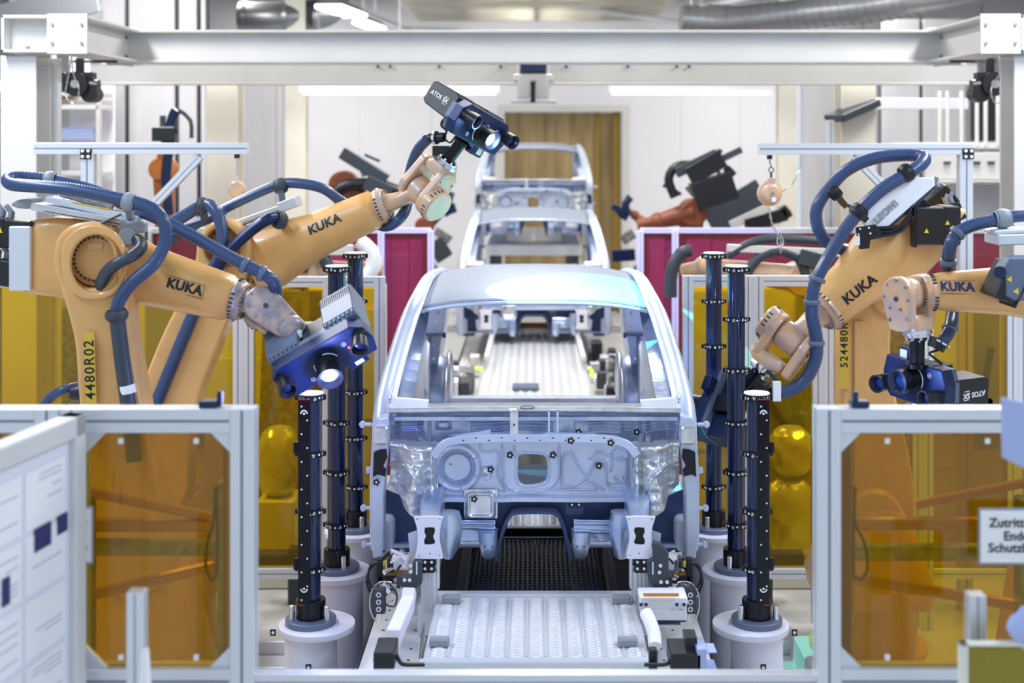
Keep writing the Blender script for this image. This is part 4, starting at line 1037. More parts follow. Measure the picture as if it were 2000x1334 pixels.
# crumpled looking strut towers
def tower(sgn):
    def hf(X, Y):
        U = X if sgn < 0 else mir(X); c = 812
        h = .12*np.exp(-((U-812)/30)**2)*np.clip((Y-850)/40, .2, 1)+.05*sstep(np.abs(dseg(U, Y, [(765, 862), (850, 872)]))-6, 8)
        h += wob(U, Y, 8, 21 if sgn < 0 else 33, .013)+wob(U, Y, 4, 5, .004)
        h += .05*sstep(dseg(U, Y, [(848, 880), (845, 985)])-5, 6)
        h -= .05*sstep(drr(U, Y, 790, 925, 16, 12, 9), 6)
        h += .03*sstep(dseg(U, Y, smp([(764, 905), (790, 900), (820, 925), (840, 970)]))-2.5, 5)
        return h
    def hole(X, Y):
        U = X if sgn < 0 else mir(X)
        return ~inpoly(U, Y, [(763, 855), (850, 862), (858, 990), (818, 1000), (793, 985), (784, 960), (763, 945)])
    return hf, hole
for s, nm, f in sides():
    hf, ho = tower(s); a, c = sorted((f(758), f(862)))
    relief('strut_tower', a, c, 850, 1004, 1.5, hf, ho, 'steel_bright', 6.90)
# cross member in front, arched band with flange and holes
b = MB()
cl = smp([(846, 892), (858, 876), (874, 864), (905, 858), (960, 856), (1044, 856), (1128, 856), (1184, 858), (1216, 864), (1232, 874), (1244, 890)])
up, dn = [], []
for i, (x, y) in enumerate(cl):
    x0, y0 = cl[max(i-1, 0)]; x1, y1 = cl[min(i+1, len(cl)-1)]; L = math.hypot(x1-x0, y1-y0); nx, ny = -(y1-y0)/L, (x1-x0)/L
    up.append((x-nx*8, y-ny*8)); dn.append((x+nx*8, y+ny*8))
Yp = 6.80; K = Yp/FPX; T = frame(W(0, 0, Yp), (1, 0, 0), (0, 0, 1))
def L2(P): return [(a*K, -c*K) for a, c in P]
ho = [L2(circ(x, 857+(3 if x % 2 else -2), 1.6, 10)) for x in range(905, 1200, 25)]
b.plate(L2(up+dn[::-1]), T, .03, ho, .005); obj('cross_member', b, 'steel_soft', car)
for P_ in ([(875, 850), (935, 843), (958, 838), (960, 848), (900, 852)], [(1060, 848), (1068, 844), (1160, 846), (1180, 852), (1060, 852)]): obj('cross_member_flange', MB().plate(L2(P_), T, .01), 'steel', car)
# cowl top
b = MB(); Yf = 6.84
pr = [(6.84, 806), (6.84, 798), (6.87, 796), (7.0, 794), (7.12, 788), (7.13, 800), (6.95, 812)]
rings = []
for q in range(25):
    px = 758+(1330-758)*q/24; bow = -5*math.sin(math.pi*q/24)
    rings.append([W(VX+(px-VX), 0, 6.85)*1 for _ in pr])
    for i, (Y, py) in enumerate(pr):
        z = W(0, py, Y).z; x = (px-VX)*6.85/FPX; rings[-1][i] = Vector((x, Y+bow*.004*-1*0, z+abs(bow)*.0012))
b.loft(rings, False); obj('cowl_panel', b, 'steel_bright', car, .003)
b = MB(); b.box2(W(770, 822, 6.86), W(1322, 811, 6.90)); 
for px in range(785, 1310, 24): b.cyl(W(px, 817, 6.857), W(px, 817, 6.852), .003, n=6)
obj('cowl_lip', b, 'steel', car, .003)
obj('emblem_recess', MB().tube([W(1030+14*math.cos(a), 796+3*math.sin(a), 6.835) for a in [k*math.pi/8 for k in range(17)]], .002, 6, False), 'steel_dark', car)
b = MB(); b.box2(W(996, 852, 6.80), W(1012, 802, 6.81)); b.box2(W(994, 804, 6.79), W(1010, 796, 6.86)); b.m = 1; b.cyl(W(1004, 830, 6.80), W(1004, 830, 6.795), .005, n=8); obj('strap_bracket', b, ['steel_bright', 'dark'], car, .002)
b = MB()
for px in (1072, 1089): b.box2(W(px-2, 850, 6.80), W(px+2, 800, 6.81))
b.box2(W(1070, 803, 6.80), W(1091, 799, 6.81)); obj('strap_bracket', b, 'steel_soft', car, .001)
for s, nm, f in sides():      # corner gussets of the windscreen base
    a, c = sorted((f(766), f(838))); P = [(f(766), 768), (f(772), 776), (f(838), 781), (f(834), 797), (f(800), 800), (f(770), 812), (f(763), 806)]
    K = 6.93/FPX; T = frame(W(0, 0, 6.93), (1, 0, 0), (0, 0, 1)); b = MB()
    P = [(x*K, -y*K) for x, y in P]; b.plate(P, T, .03, bevel=.004); obj('corner_gusset', b, 'white', car)
# lower bulkhead, dark, with tunnel arch
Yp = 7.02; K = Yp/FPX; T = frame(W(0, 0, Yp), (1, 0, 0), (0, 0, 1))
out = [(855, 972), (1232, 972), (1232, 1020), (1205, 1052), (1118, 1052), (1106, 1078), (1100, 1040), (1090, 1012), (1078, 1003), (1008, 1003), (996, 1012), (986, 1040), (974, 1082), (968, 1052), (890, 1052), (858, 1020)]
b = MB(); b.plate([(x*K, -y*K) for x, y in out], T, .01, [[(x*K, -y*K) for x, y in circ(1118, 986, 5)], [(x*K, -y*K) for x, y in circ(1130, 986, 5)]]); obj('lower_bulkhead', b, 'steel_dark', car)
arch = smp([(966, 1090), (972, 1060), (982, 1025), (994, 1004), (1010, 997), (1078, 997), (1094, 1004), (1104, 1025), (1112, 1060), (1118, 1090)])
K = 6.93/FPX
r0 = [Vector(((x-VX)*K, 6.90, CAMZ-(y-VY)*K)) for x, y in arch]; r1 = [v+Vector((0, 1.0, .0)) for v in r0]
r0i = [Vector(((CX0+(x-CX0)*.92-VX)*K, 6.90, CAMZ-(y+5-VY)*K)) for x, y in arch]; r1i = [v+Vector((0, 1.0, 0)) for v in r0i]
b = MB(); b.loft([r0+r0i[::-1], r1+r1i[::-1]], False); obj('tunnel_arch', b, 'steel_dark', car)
# light tray left of the arch
def tray(X, Y): return .03*sstep(drr(X, Y, 939, 986, 27, 25, 8), 6)-.012*sstep(drr(X, Y, 939, 984, 22, 20, 8), 6)+wob(X, Y, 14, 4, .002)
relief('stamped_tray', 906, 972, 956, 1013, 1.5, tray, None, 'steel_bright', 6.93)
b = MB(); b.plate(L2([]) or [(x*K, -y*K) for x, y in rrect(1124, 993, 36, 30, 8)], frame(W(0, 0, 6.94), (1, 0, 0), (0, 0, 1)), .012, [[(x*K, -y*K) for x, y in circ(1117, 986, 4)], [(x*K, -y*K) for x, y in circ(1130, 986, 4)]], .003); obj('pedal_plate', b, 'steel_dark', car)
# lower cross boxes and feet
def lowbox(X, Y):
    return .05+wob(X, Y, 10, 8, .006)+.02*sstep(np.abs(Y-1016)-2, 4)+.015*sstep(np.abs(Y-1028-(X-1044)*.03)-2, 5)
for s, nm, f in sides():
    a, c = sorted((f(890), f(968))); relief('floor_cross_box', a, c, 1010, 1052, 1.8, lowbox, None, 'steel', 6.93)
    b = MB(); rg = []
    for (py, cx, hw, hd) in ((1035, 953, 20, .06), (1050, 953, 19, .07), (1066, 954, 17, .07), (1080, 954, 14, .06), (1088, 954, 10, .045), (1091, 954, 4, .02)):
        c_ = W(f(cx), py, 6.92); w = hw*6.92/FPX; rg.append([c_+Vector((w*math.copysign(abs(math.cos(t))**.7, math.cos(t)), hd*math.copysign(abs(math.sin(t))**.7, math.sin(t)), 0)) for t in [2*math.pi*k/20 for k in range(20)]])
    b.loft(rg); b.m = 1
    for d in (-7, 7): b.cyl(W(f(954+d), 1068, 6.85), W(f(954+d), 1068, 6.845), .004, n=8)
    obj('rail_foot', b, ['steel', 'dark'], car)
    # longitudinal member with end plate
    b = MB(); rg = []
    for (Y, cx, cy, hw, hh) in ((6.47, 838, 1047, 18, 30), (6.6, 840, 1030, 20, 38), (6.75, 842, 1010, 22, 40), (6.9, 846, 985, 22, 34), (7.0, 850, 960, 20, 24)):
        c_ = W(f(cx), cy, Y); w, h_ = hw*Y/FPX, hh*Y/FPX; rg.append([c_+Vector((a_, 0, d_)) for a_, d_ in rrect(0, 0, 2*w, 2*h_, w*.4, 3)])
    b.loft(rg); obj('longitudinal_member', b, 'steel', car)
    Yp2 = 6.455; k2 = Yp2/FPX; T2 = frame(W(0, 0, Yp2), (1, 0, 0), (0, 0, 1)); sg = lambda P: [(f(x)*k2, -y*k2) for x, y in P]
    pl = smp([(809, 1010), (812, 1008), (862, 1008), (865, 1011), (862, 1022), (859, 1040), (859, 1058), (863, 1078), (864, 1088), (861, 1091), (814, 1091), (811, 1088), (814, 1072), (816, 1052), (814, 1030), (809, 1014), (809, 1010)])
    ho = smp([(830, 1030), (848, 1030), (849, 1040), (846, 1047), (849, 1055), (848, 1062), (830, 1063), (829, 1054), (832, 1047), (829, 1040), (830, 1030)])
    b = MB(); b.plate(sg(pl), T2, .014, [sg(ho)]+[sg(circ(x, y, 1.5, 8)) for x, y in ((815, 1014), (859, 1014), (818, 1085), (858, 1084), (840, 1081))], .003); ep = obj('end_plate', b, 'lavender_white', car)
    obj('plate_recess', MB().box2(W(f(826), 1066, 6.465), W(f(852), 1027, 6.475)), 'dark', ep)
    # side bracket next to it and round damper mount
    b = MB(); rg = []
    for (py, hw) in ((1000, 20), (1020, 26), (1045, 24), (1070, 18), (1086, 12)):
        c_ = W(f(876), py, 6.86); rg.append([c_+Vector((hw*.0026*math.cos(t)*(1+.15*math.sin(3*t+py)), .06*math.sin(t), 0)) for t in [2*math.pi*k/18 for k in range(18)]])
    b.loft(rg); obj('mount_bracket', b, 'steel', car)
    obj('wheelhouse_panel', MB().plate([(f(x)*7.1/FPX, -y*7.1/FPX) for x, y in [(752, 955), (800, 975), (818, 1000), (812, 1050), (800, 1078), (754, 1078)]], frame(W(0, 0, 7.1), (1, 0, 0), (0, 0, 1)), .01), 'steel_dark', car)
    obj('small_flange', MB().plate([(f(x)*6.6/FPX, -y*6.6/FPX) for x, y in [(797, 1042), (814, 1036), (814, 1085), (800, 1078)]], frame(W(0, 0, 6.6), (1, 0, 0), (0, 0, 1)), .006), 'steel_soft', car)
    # hinge pillar
    b = MB(); P = [(729, 830), (740, 812), (762, 808), (763, 850), (756, 905), (752, 960), (752, 1085), (731, 1085), (724, 1030), (724, 930), (727, 880)]
    k3 = 6.9/FPX; T3 = frame(W(0, 0, 6.9), (1, 0, 0), (0, 0, 1)); b.plate([(f(x)*k3, -y*k3) for x, y in P], T3, .10, [], .012); hp = obj('hinge_pillar', b, 'steel_soft', car)
    b = MB(); b.plate([(f(x)*k3, -y*k3) for x, y in [(733, 878), (744, 873), (757, 872), (759, 888), (751, 905), (757, 912), (755, 925), (740, 921), (731, 926)]], T3 @ Matrix.Translation((0, 0, .055)), .01); obj('opening_shade', b, 'dark', hp)  # black plate, its colour stands in for the shade inside the pillar hole
    b = MB(); b.box2(W(f(730), 870, 6.80), W(f(760), 828, 6.86)); obj('pillar_cap', b, 'steel_bright', hp, .012)
    for py, w in ((829, 24), (992, 22), (1063, 20), (918, 9)):
        a_ = W(f(726), py, 6.95); e_ = W(f(726-w), py, 6.95); b = MB(); b.cyl(a_, e_, .010, n=10); b.box(e_+(a_-e_)*.25, (.02, .03, .03)); obj('clamp_pin', b, 'steel_soft', hp, .002)
    # A pillar: outer shell and inner flange
    path = smooth_path([W(f(744), 832, 6.92), W(f(748), 790, 7.0), W(f(770), 705, 7.25), W(f(796), 625, 7.55), W(f(808), 598, 7.66), Vector((W(CX0, 0, CY0).x+s*.70, 8.0, 2.345)), Vector((W(CX0, 0, CY0).x+s*.70, 8.7, 2.365)), Vector((W(CX0, 0, CY0).x+s*.685, 9.4, 2.335)), Vector((W(CX0, 0, CY0).x+s*.67, 9.9, 2.26)), Vector((W(CX0, 0, CY0).x+s*.72, 10.5, 1.9)), Vector((W(CX0, 0, CY0).x+s*.76, 10.8, 1.7))], .08)
    rg = []
    for i, p in enumerate(path):
        t_ = (path[min(i+1, len(path)-1)]-path[max(i-1, 0)]).normalized(); u_ = Vector((-s, 0, 0)); u_ = (u_-t_*u_.dot(t_)).normalized(); v_ = t_.cross(u_)
        if v_.z < 0: v_ = -v_
        fdn = i/len(path); wi = .075-.03*min(1, fdn*2); 
        rg.append([p+u_*a_+v_*d_ for a_, d_ in ((-.03, -.05), (-.045, 0), (-.025, .035), (.0, .045), (wi, .03), (wi, .018), (.03, 0), (.02, -.05))])
    b = MB(); b.loft(rg, True); obj('roof_rail', b, 'steel_soft', car)
    b = MB()
    inn = smooth_path([W(f(764), 785, 6.98), W(f(783), 705, 7.25), W(f(806), 625, 7.53), W(f(813), 600, 7.64)], .05)
    for i in range(len(inn)-1): b.bar(inn[i], inn[i+1], .012, .05, (s*.3, -1, .3))
    b.m = 1
    for q in resample(inn, .05): b.cyl(q+Vector((0, -.012, 0)), q+Vector((0, -.016, 0)), .004, n=6)
    obj('pillar_flange', b, ['steel', 'dark'], car)
    b = MB(); inn2 = smooth_path([W(f(792), 780, 7.3), W(f(806), 705, 7.5), W(f(820), 640, 7.8), W(f(826), 604, 7.95)], .06)
    for i in range(len(inn2)-1): b.bar(inn2[i], inn2[i+1], .02, .08, (s, -.3, 0))
    obj('inner_pillar', b, 'steel', car)
    # B pillar, sill, C area
    xs = W(CX0, 0, CY0).x
    b = MB(); bp = [Vector((xs+s*.80, 8.25, 1.2)), Vector((xs+s*.79, 8.25, 1.7)), Vector((xs+s*.735, 8.3, 2.1)), Vector((xs+s*.70, 8.3, 2.34))]
    bp = smooth_path(bp, .08); b.loft([[p+Vector((a_, d_, 0)) for a_, d_ in rrect(0, 0, .07, .16-.06*i/len(bp), .02, 2)] for i, p in enumerate(bp)]); obj('centre_pillar', b, 'steel', car)
    b = MB(); b.loft([[Vector((xs+s*.80, y, 1.22))+Vector((a_, 0, d_)) for a_, d_ in rrect(0, 0, .12, .16, .03, 3)] for y in (6.95, 8, 9.5)]); obj('sill', b, 'steel_soft', car)
    b = MB(); sp = []
    for (y, z0, z1, x) in ((9.35, 1.2, 1.25, .80), (9.5, 1.35, 1.7, .81), (9.7, 1.6, 2.1, .80), (9.95, 1.72, 2.2, .79), (10.3, 1.65, 1.98, .80), (10.6, 1.35, 1.82, .80), (10.85, 1.2, 1.7, .78)):
        sp.append([Vector((xs+s*x, y, z0)), Vector((xs+s*(x+.05), y, (z0+z1)/2)), Vector((xs+s*(x-.05), y, z1)), Vector((xs+s*(x-.07), y, z1)), Vector((xs+s*(x-.02), y, (z0+z1)/2)), Vector((xs+s*(x-.03), y, z0))])
    b.loft(sp); obj('quarter_panel', b, 'steel_soft', car)
    # inner C pillar plate with oval opening, shelf
    k4 = 9.6/FPX; T4 = frame(W(0, 0, 9.6), (1, 0, 0), (0, 0, 1)); q4 = lambda P: [(f(x)*k4, -y*k4) for x, y in P]
    b = MB(); b.plate(q4([(832, 596), (868, 596), (864, 648), (860, 672), (852, 775), (806, 775), (812, 690), (822, 650)]), T4, .02, [q4(circ(836, 698, 7, 16, 13)), q4(circ(847, 700, 2, 8)), q4(circ(856, 612, 3, 10, 5)), q4(circ(851, 628, 2.5, 8)), q4(circ(858, 640, 2, 8))]+[q4(circ(826+7*j, 673, 1.3, 6)) for j in range(4)], .003); obj('rear_pillar_panel', b, 'steel_soft', car)
    b = MB(); b.box2(W(f(820), 656, 9.45), W(f(870), 650, 9.62)); b.box2(W(f(864), 660, 9.43), W(f(871), 650, 9.47)); obj('pillar_shelf', b, 'steel_dark', car, .004)
    # rear wheelhouse
    b = MB(); c_ = Vector((xs+s*.62, 9.75, 1.38)); b.lathe(c_+Vector((s*.16, 0, 0)), (-s, 0, 0), [(0, .34), (.10, .335), (.15, .31), (.17, .26), (.175, .01)], 40, False); obj('wheelhouse', b, 'steel', car)
    b = MB(); b.tube([c_+Vector((-s*.0, .36*math.cos(a), .36*math.sin(a))) for a in [math.pi*k/16 for k in range(17)]], .012, 8); obj('wheelhouse_flange', b, 'steel_bright', car)
# roof skin, with dark openings beside the arch below
xs = W(CX0, 0, CY0).x
def roofz(u, v):   # u -1..1 across, v 0..1 back
    prof = 2.362+.06*math.sin(math.pi*min(1, v*1.02+.02)*.62)-.075*max(0, v-.55)**1.5*3.0
    return prof-.055*abs(u)**3.2+.012*(1-u*u)
b = MB(); n, m_ = 33, 25; vs = []
for j in range(m_):
    v = j/(m_-1); Y = 7.66+v*2.25+.0
    for i in range(n):
        u = -1+2*i/(n-1); hw = .695-.03*v; Yq = Y-.05*(1-u*u)*(1-v)
        vs.append((xs+u*hw, Yq, roofz(u, v)))
fs = [(j*n+i, j*n+i+1, (j+1)*n+i+1, (j+1)*n+i) for j in range(m_-1) for i in range(n-1)]
b.add(vs, fs, True); obj('roof', b, 'roof_panel', car, solid=.004)
b = MB(); rg = []
for i in range(n):
    u = -1+2*i/(n-1); p = Vector((xs+u*.695, 7.66-.05*(1-u*u), roofz(u, 0)-.004)); rg.append([p+Vector((0, a_, d_)) for a_, d_ in ((-.012, 0), (-.02, -.022), (.10, -.035), (.10, -.012))])
b.loft(rg, True); obj('roof_header', b, 'steel_soft', car)
b = MB(); rg = []
for i in range(n):
    u = -1+2*i/(n-1); p = Vector((xs+u*.66, 9.9, roofz(u, 1)-.006)); rg.append([p+Vector((0, a_, d_)) for a_, d_ in ((-.1, 0), (.03, -.01), (.02, -.05), (-.1, -.03))])
b.loft(rg, True); obj('rear_header', b, 'steel_soft', car)
# floor, dash beam, tail
b = MB(); b.box2((xs-.78, 7.05, 1.13), (xs-.22, 10.2, 1.15)); b.box2((xs+.22, 7.05, 1.13), (xs+.78, 10.2, 1.15))
for k in range(12):
    for s in (-1, 1): b.box((xs+s*.5, 7.3+k*.24, 1.16), (.4, .04, .02))
obj('floor_panel', b, 'steel', car, .004)
b = MB(); b.tube(smooth_path([(xs-.75, 7.3, 1.72), (xs-.3, 7.32, 1.76), (xs+.3, 7.32, 1.76), (xs+.75, 7.3, 1.72)], .1), .03, 12); obj('dash_beam', b, 'steel_dark', car)
b = MB()
for s in (-1, 1): b.box2((xs+s*.72-.05, 10.2, 1.14), (xs+s*.72+.05, 10.85, 1.3))
b.box2((xs-.75, 10.8, 1.12), (xs+.75, 10.88, 1.2)); obj('tail_frame', b, 'steel_soft', car, .01)
# black clips pressed into the firewall
for px, py, Yc in ((996, 889, 6.925), (1080, 889, 6.925), (958, 917, 6.94), (1170, 910, 6.93), (1115, 861, 6.78), (1193, 865, 6.78), (735, 942, 6.83), (926, 975, 6.88), (1117, 986, 6.925), (1131, 986, 6.925), (1244, 844, 6.95), (1130, 844, 6.93)):
    p = W(px, py, Yc); b = MB(); b.tube([p+Vector((.011*math.cos(a), 0, .011*math.sin(a))) for a in [k*math.pi/6 for k in range(13)]], .0045, 6, False)
    for k in range(5): a = k*1.26; b.box(p+Vector((.016*math.cos(a), 0, .016*math.sin(a))), (.006, .006, .006))
    b.m = 1; b.cyl(p+Vector((0, .004, 0)), p+Vector((0, .0, 0)), .007, n=10); obj('rubber_grommet', b, ['dark', 'white'], car)
c2 = dup(car, car.location+Vector((0, 7.75, 0)), 'second bare car body, blurred, behind and above the nearest one')
c3 = dup(car, car.location+Vector((0, 12.15, .80)), 'third and farthest bare car body, raised before the beige portal')
t = thing('lift_table', (xs, 21.0, 0), 'raised lift table under the farthest car body', 'lift table')
b = MB(); b.box2((xs-.7, 19.3, 1.6), (xs+.7, 23.2, 1.75)); obj('table_top', b, 'alu', t, .01)
for s in (-1, 1):
    for y in (19.5, 23): obj('leg', MB().box((xs+s*.6, y, .8), (.1, .1, 1.6)), 'dark_grey', t)
# ================================================================== ROBOTS
def PT(px, py, Y): return W(px, py, Y)
def hose(name, pts, r, par, m='hose_blue', pitch=.014, n=12, depth=.13):
    P = resample(smooth_path(pts, .02), pitch/2); b = MB()
    b.tube(P, lambda i: r*(1+(depth*.5 if i % 2 else -depth*.5)), n); return obj(name, b, m, par)
def clamp(p, d, r, par, m='dark_grey', w=.03, foot=None):
    """hose clamp ring round the hose axis d at p with a foot towards foot"""
    d = Vector(d).normalized(); p = Vector(p); b = MB()
    b.lathe(p-d*w/2, d, [(0, r), (0, r*1.32), (w*.3, r*1.42), (w*.7, r*1.42), (w, r*1.32), (w, r)], 20, False)
    for s in (-1, 1): b.lathe(p+d*(s*w*.6)-d*w*.12, d, [(0, r), (0, r*1.18), (w*.24, r*1.18), (w*.24, r)], 20, False)
    if foot is not None:
        f = Vector(foot); q = p+(f-p).normalized()*r*1.2; b.bar(q, f, w*.8, r*.9, d)
    return obj('hose_clamp', b, m, par)
def collar(p, d, r, par, m='grey_blue', w=.025):
    d = Vector(d).normalized(); b = MB(); b.lathe(Vector(p)-d*w/2, d, [(0, r), (0, r*1.22), (w*.2, r*1.3), (w*.8, r*1.3), (w, r*1.22), (w, r)], 18, False); return obj('hose_collar', b, m, par)
def wrist(par, E, J, Fp, Tp, n, R, hw, rE, mt='orange_worn', tubeR=.036, nbolt=7, drum=-1):
    E, J, Fp, Tp = map(Vector, (E, J, Fp, Tp)); n = Vector(n).normalized(); ax = (J-E).normalized()
    # end ring on the forearm
    b = MB(); b.lathe(E-ax*.03, ax, [(0, rE*1.06), (.008, rE*1.10), (.022, rE*1.10), (.03, rE*1.0), (.04, rE*.98), (.05, rE*.9), (.05, rE*.5)], 40)
    b.m = 1; b.ring_bolts(E+ax*.018, ax, rE*.84, 26, .006, .010)
    side = MB(); T = axis_frame(E-ax*.022, ax)
    b.m = 2
    for k in range(30):
        if k % 10 in (0, 1, 2): continue
        a = 2*math.pi*k/30; q = T @ Vector((rE*1.09*math.cos(a), rE*1.09*math.sin(a), 0)); b.cyl(q-ax*.005, q+ax*.012, .006, n=6)
    ring = obj('wrist_ring', b, [mt, 'dirty_metal', 'dark_grey'], par)
    # neck that widens into the middle drum
    b = MB(); L = (J-E).length; T = axis_frame(E, ax); u = (n-ax*n.dot(ax)).normalized(); v = ax.cross(u); rg = []
    for t, a_, c_ in ((.01, rE*.62, rE*.62), (L*.3, rE*.5, rE*.5), (L*.6, rE*.42, rE*.48), (L*.85, min(hw*.8, rE*.5), R*.66), (L, hw*.8, R*.7)):
        rg.append([E+ax*t+u*a_*math.cos(q)+v*c_*math.sin(q) for q in [2*math.pi*k/28 for k in range(28)]])
    b.loft(rg); b.lathe(J-n*(hw-.003), n, [(0, R*.70), (.01, R*.8), (.02, R*.84), (2*hw-.026, R*.84), (2*hw-.016, R*.8), (2*hw-.006, R*.7)], 36)
    b.m = 1
    for s in (-1, 1): b.ring_bolts(J+n*s*(hw-.022), n*s, R*.76, 22, .0055, .012)
    obj('wrist_neck', b, [mt, 'dirty_metal'], par)
    # fork arms as capsules on both sides
    d = (Fp-J); D = d.length; dx = d.normalized(); dx = (dx-n*dx.dot(n)).normalized(); dy = n.cross(dx)
    for s in (-1, 1):
        T = frame(J+n*s*(hw+.028), dx, dy); r2 = R*.74; L2_ = D*.80
        P = [(R*math.cos(a), R*math.sin(a)) for a in np.linspace(math.pi*.5, math.pi*1.5, 20)]+[(L2_+r2*.45*math.cos(a), r2*math.sin(a)) for a in np.linspace(-math.pi*.5, math.pi*.5, 9)]
        b = MB(); b.plate(P, T, .05, [], .012); b.m = 1
        b.ring_bolts(J+n*s*(hw+.052), n*s, R*.80, nbolt, .008, .006, math.pi*.2, math.pi*2.2)
        for q in (-1, 1): 
            c = T @ Vector((L2_*.8, q*r2*.75, s*.025)); b.cyl(c, c+n*s*.006, .008, n=8)
        b.m = 2; c = J+n*s*(hw+.052)
        if nbolt: 
            c2 = T @ Vector((R*.2, 0, s*.025)); b.cyl(c2, c2+n*s*.004, .012, n=14)
        arm = obj('fork_arm', b, [mt, 'dirty_metal', 'dark_grey'], par)
        if s == drum:
            b = MB(); b.lathe(J+n*s*(hw+.045), n*s, [(0, R*1.0), (.012, R*1.03), (.055, R*1.0), (.066, R*.9), (.068, R*.2)], 40); b.m = 1; Td = axis_frame(J+n*s*(hw+.045+.034), n*s)
            for k in range(24):
                if k % 6 > 3: continue
                a = 2*math.pi*k/24; q = Td @ Vector((R*1.01*math.cos(a), R*1.01*math.sin(a), 0)); b.cyl(q-n*.012, q+n*.012, .005, n=6)
            obj('cover_drum', b, [mt, 'dark_grey'], arm)
    w_ = hw*2+.06
    b = MB(); rg = []
    for t, sx, sy in ((-.075, w_*.5, R*.55), (-.05, w_*.56, R*.74), (-.02, w_*.50, R*.76), (-.0, R*.74, R*.74)):
        rg.append([Fp+dx*t+n*sx*math.copysign(abs(math.cos(q))**.55, math.cos(q))+dy*sy*math.copysign(abs(math.sin(q))**.55, math.sin(q)) for q in [2*math.pi*k/32 for k in range(32)]])
    b.loft(rg); obj('fork_bridge', b, mt, par)
    b = MB(); b.lathe(Fp, dx, [(0, R*.78), (.012, R*.8), (.02, R*.8), (.022, R*.7), (.034, R*.7)], 36); b.ring_bolts(Fp+dx*.034, dx, R*.58, 8, .008, .012); obj('tool_flange', b, 'chrome', par)
    td = (Tp-Fp).normalized(); b = MB(); b.lathe(Fp+td*.03, td, [(0, tubeR*1.35), (.012, tubeR*1.35), (.012, tubeR), ((Tp-Fp).length-.05, tubeR), ((Tp-Fp).length-.05, tubeR*1.5), ((Tp-Fp).length-.03, tubeR*1.5)], 28); b.m = 1
    b.ring_bolts(Fp+td*.042, td, tubeR*1.15, 6, .005, .01); obj('tool_adapter', b, ['black_metal', 'chrome'], par)
SURF = {}
def forearm(par, A, E, secs, mt='orange', up=(0, 0, 1)):
    """secs : (t along axis 0..1, half height, half depth, squareness)"""
    A, E = Vector(A), Vector(E); ax = (E-A).normalized(); u = Vector(up); u = (u-ax*u.dot(ax)).normalized(); v = ax.cross(u); rg = []
    for t, a_, c_, p, *off in secs:
        o = A.lerp(E, t)+(u*off[0] if off else Vector((0, 0, 0)))
        rg.append([o+u*a_*math.copysign(abs(math.sin(q))**p, math.sin(q))+v*c_*math.copysign(abs(math.cos(q))**p, math.cos(q)) for q in [2*math.pi*k/40 for k in range(40)]])
    b = MB(); b.loft(rg); o = obj('forearm', b, mt, par); SURF[o.name] = b; return o
def lettering(par, s, c, ax, up, size, m='ink', wrap=None, bold=.0016, nm='lettering', ext=.002, space=1.05):
    T = frame(c, ax, up); b = MB(); b.text(s, size, T, ext=ext, wrap=None if par.name in SURF else wrap, bold=bold, space=space)
    if par.name in SURF: b = snap_text(b, T, SURF[par.name])
    return obj(nm, b, m, par)
def motor(par, a, c, w, h, up, conn=True, cap='black'):
    """servo motor from a (flange) to c (tail)"""
    a, c = Vector(a), Vector(c); d = (c-a).normalized(); L = (c-a).length; T = frame((a+c)/2, d, up)
    b = MB(T); b.box((0, 0, 0), (L, h, w)); b.box((-L*.48, 0, 0), (L*.06, h*1.14, w*1.14)); b.box((L*.3, 0, 0), (L*.34, h*1.06, w*1.04))
    mo = obj('servo_motor', b, 'black', par, .008)
    for sx, sy in ((.2, .1), (-.25, -.12)):
        b = MB(T); k = -1 if (T.to_3x3() @ Vector((0, 0, -1))).y < 0 else 1; P3 = [(sx*L-.014, sy*h-.012, k*w*.53), (sx*L+.014, sy*h-.012, k*w*.53), (sx*L, sy*h+.014, k*w*.53)]
        b.add(P3, [(0, 1, 2)] if k > 0 else [(2, 1, 0)]); obj('warning_triangle', b, 'yellow', mo)
    if conn:
        b = MB(T)
        for q in (.12, .32): b.cyl((L*q, h*.5, 0), (L*q, h*.5+.035, 0), .016, n=12); b.cyl((L*q, h*.5+.03, 0), (L*q+.03, h*.5+.06, 0), .013, n=12)
        obj('motor_connector', b, 'grey_plastic', mo)
    return mo
def link_base(par, p, Y, foot, mt='orange'):
    """lower joint, carousel, pedestal of a robot; p is the lower joint"""
    p = Vector(p)
    b = MB(); b.lathe(p+Vector((0, -.18, 0)), (0, 1, 0), [(0, .15), (.02, .17), (.34, .17), (.36, .15)], 32); obj('lower_joint', b, mt, par)
    b = MB(); b.loft([[Vector((p.x+x, p.y+y, z)) for x, y in rrect(0, 0, w, d_, .08, 3)] for z, w, d_ in ((.62, .62, .62), (.72, .66, .6), (p.z-.1, .5, .42), (p.z+.05, .34, .40))]); obj('carousel', b, mt, par)
    b = MB(); b.lathe((p.x, p.y, .3), (0, 0, 1), [(0, .34), (.04, .34), (.06, .29), (.28, .28), (.32, .3)], 36); obj('robot_foot', b, mt, par)
    b = MB(); b.box((p.x, p.y, .15), (.8, .8, .3)); obj('pedestal', b, foot, par, .01)
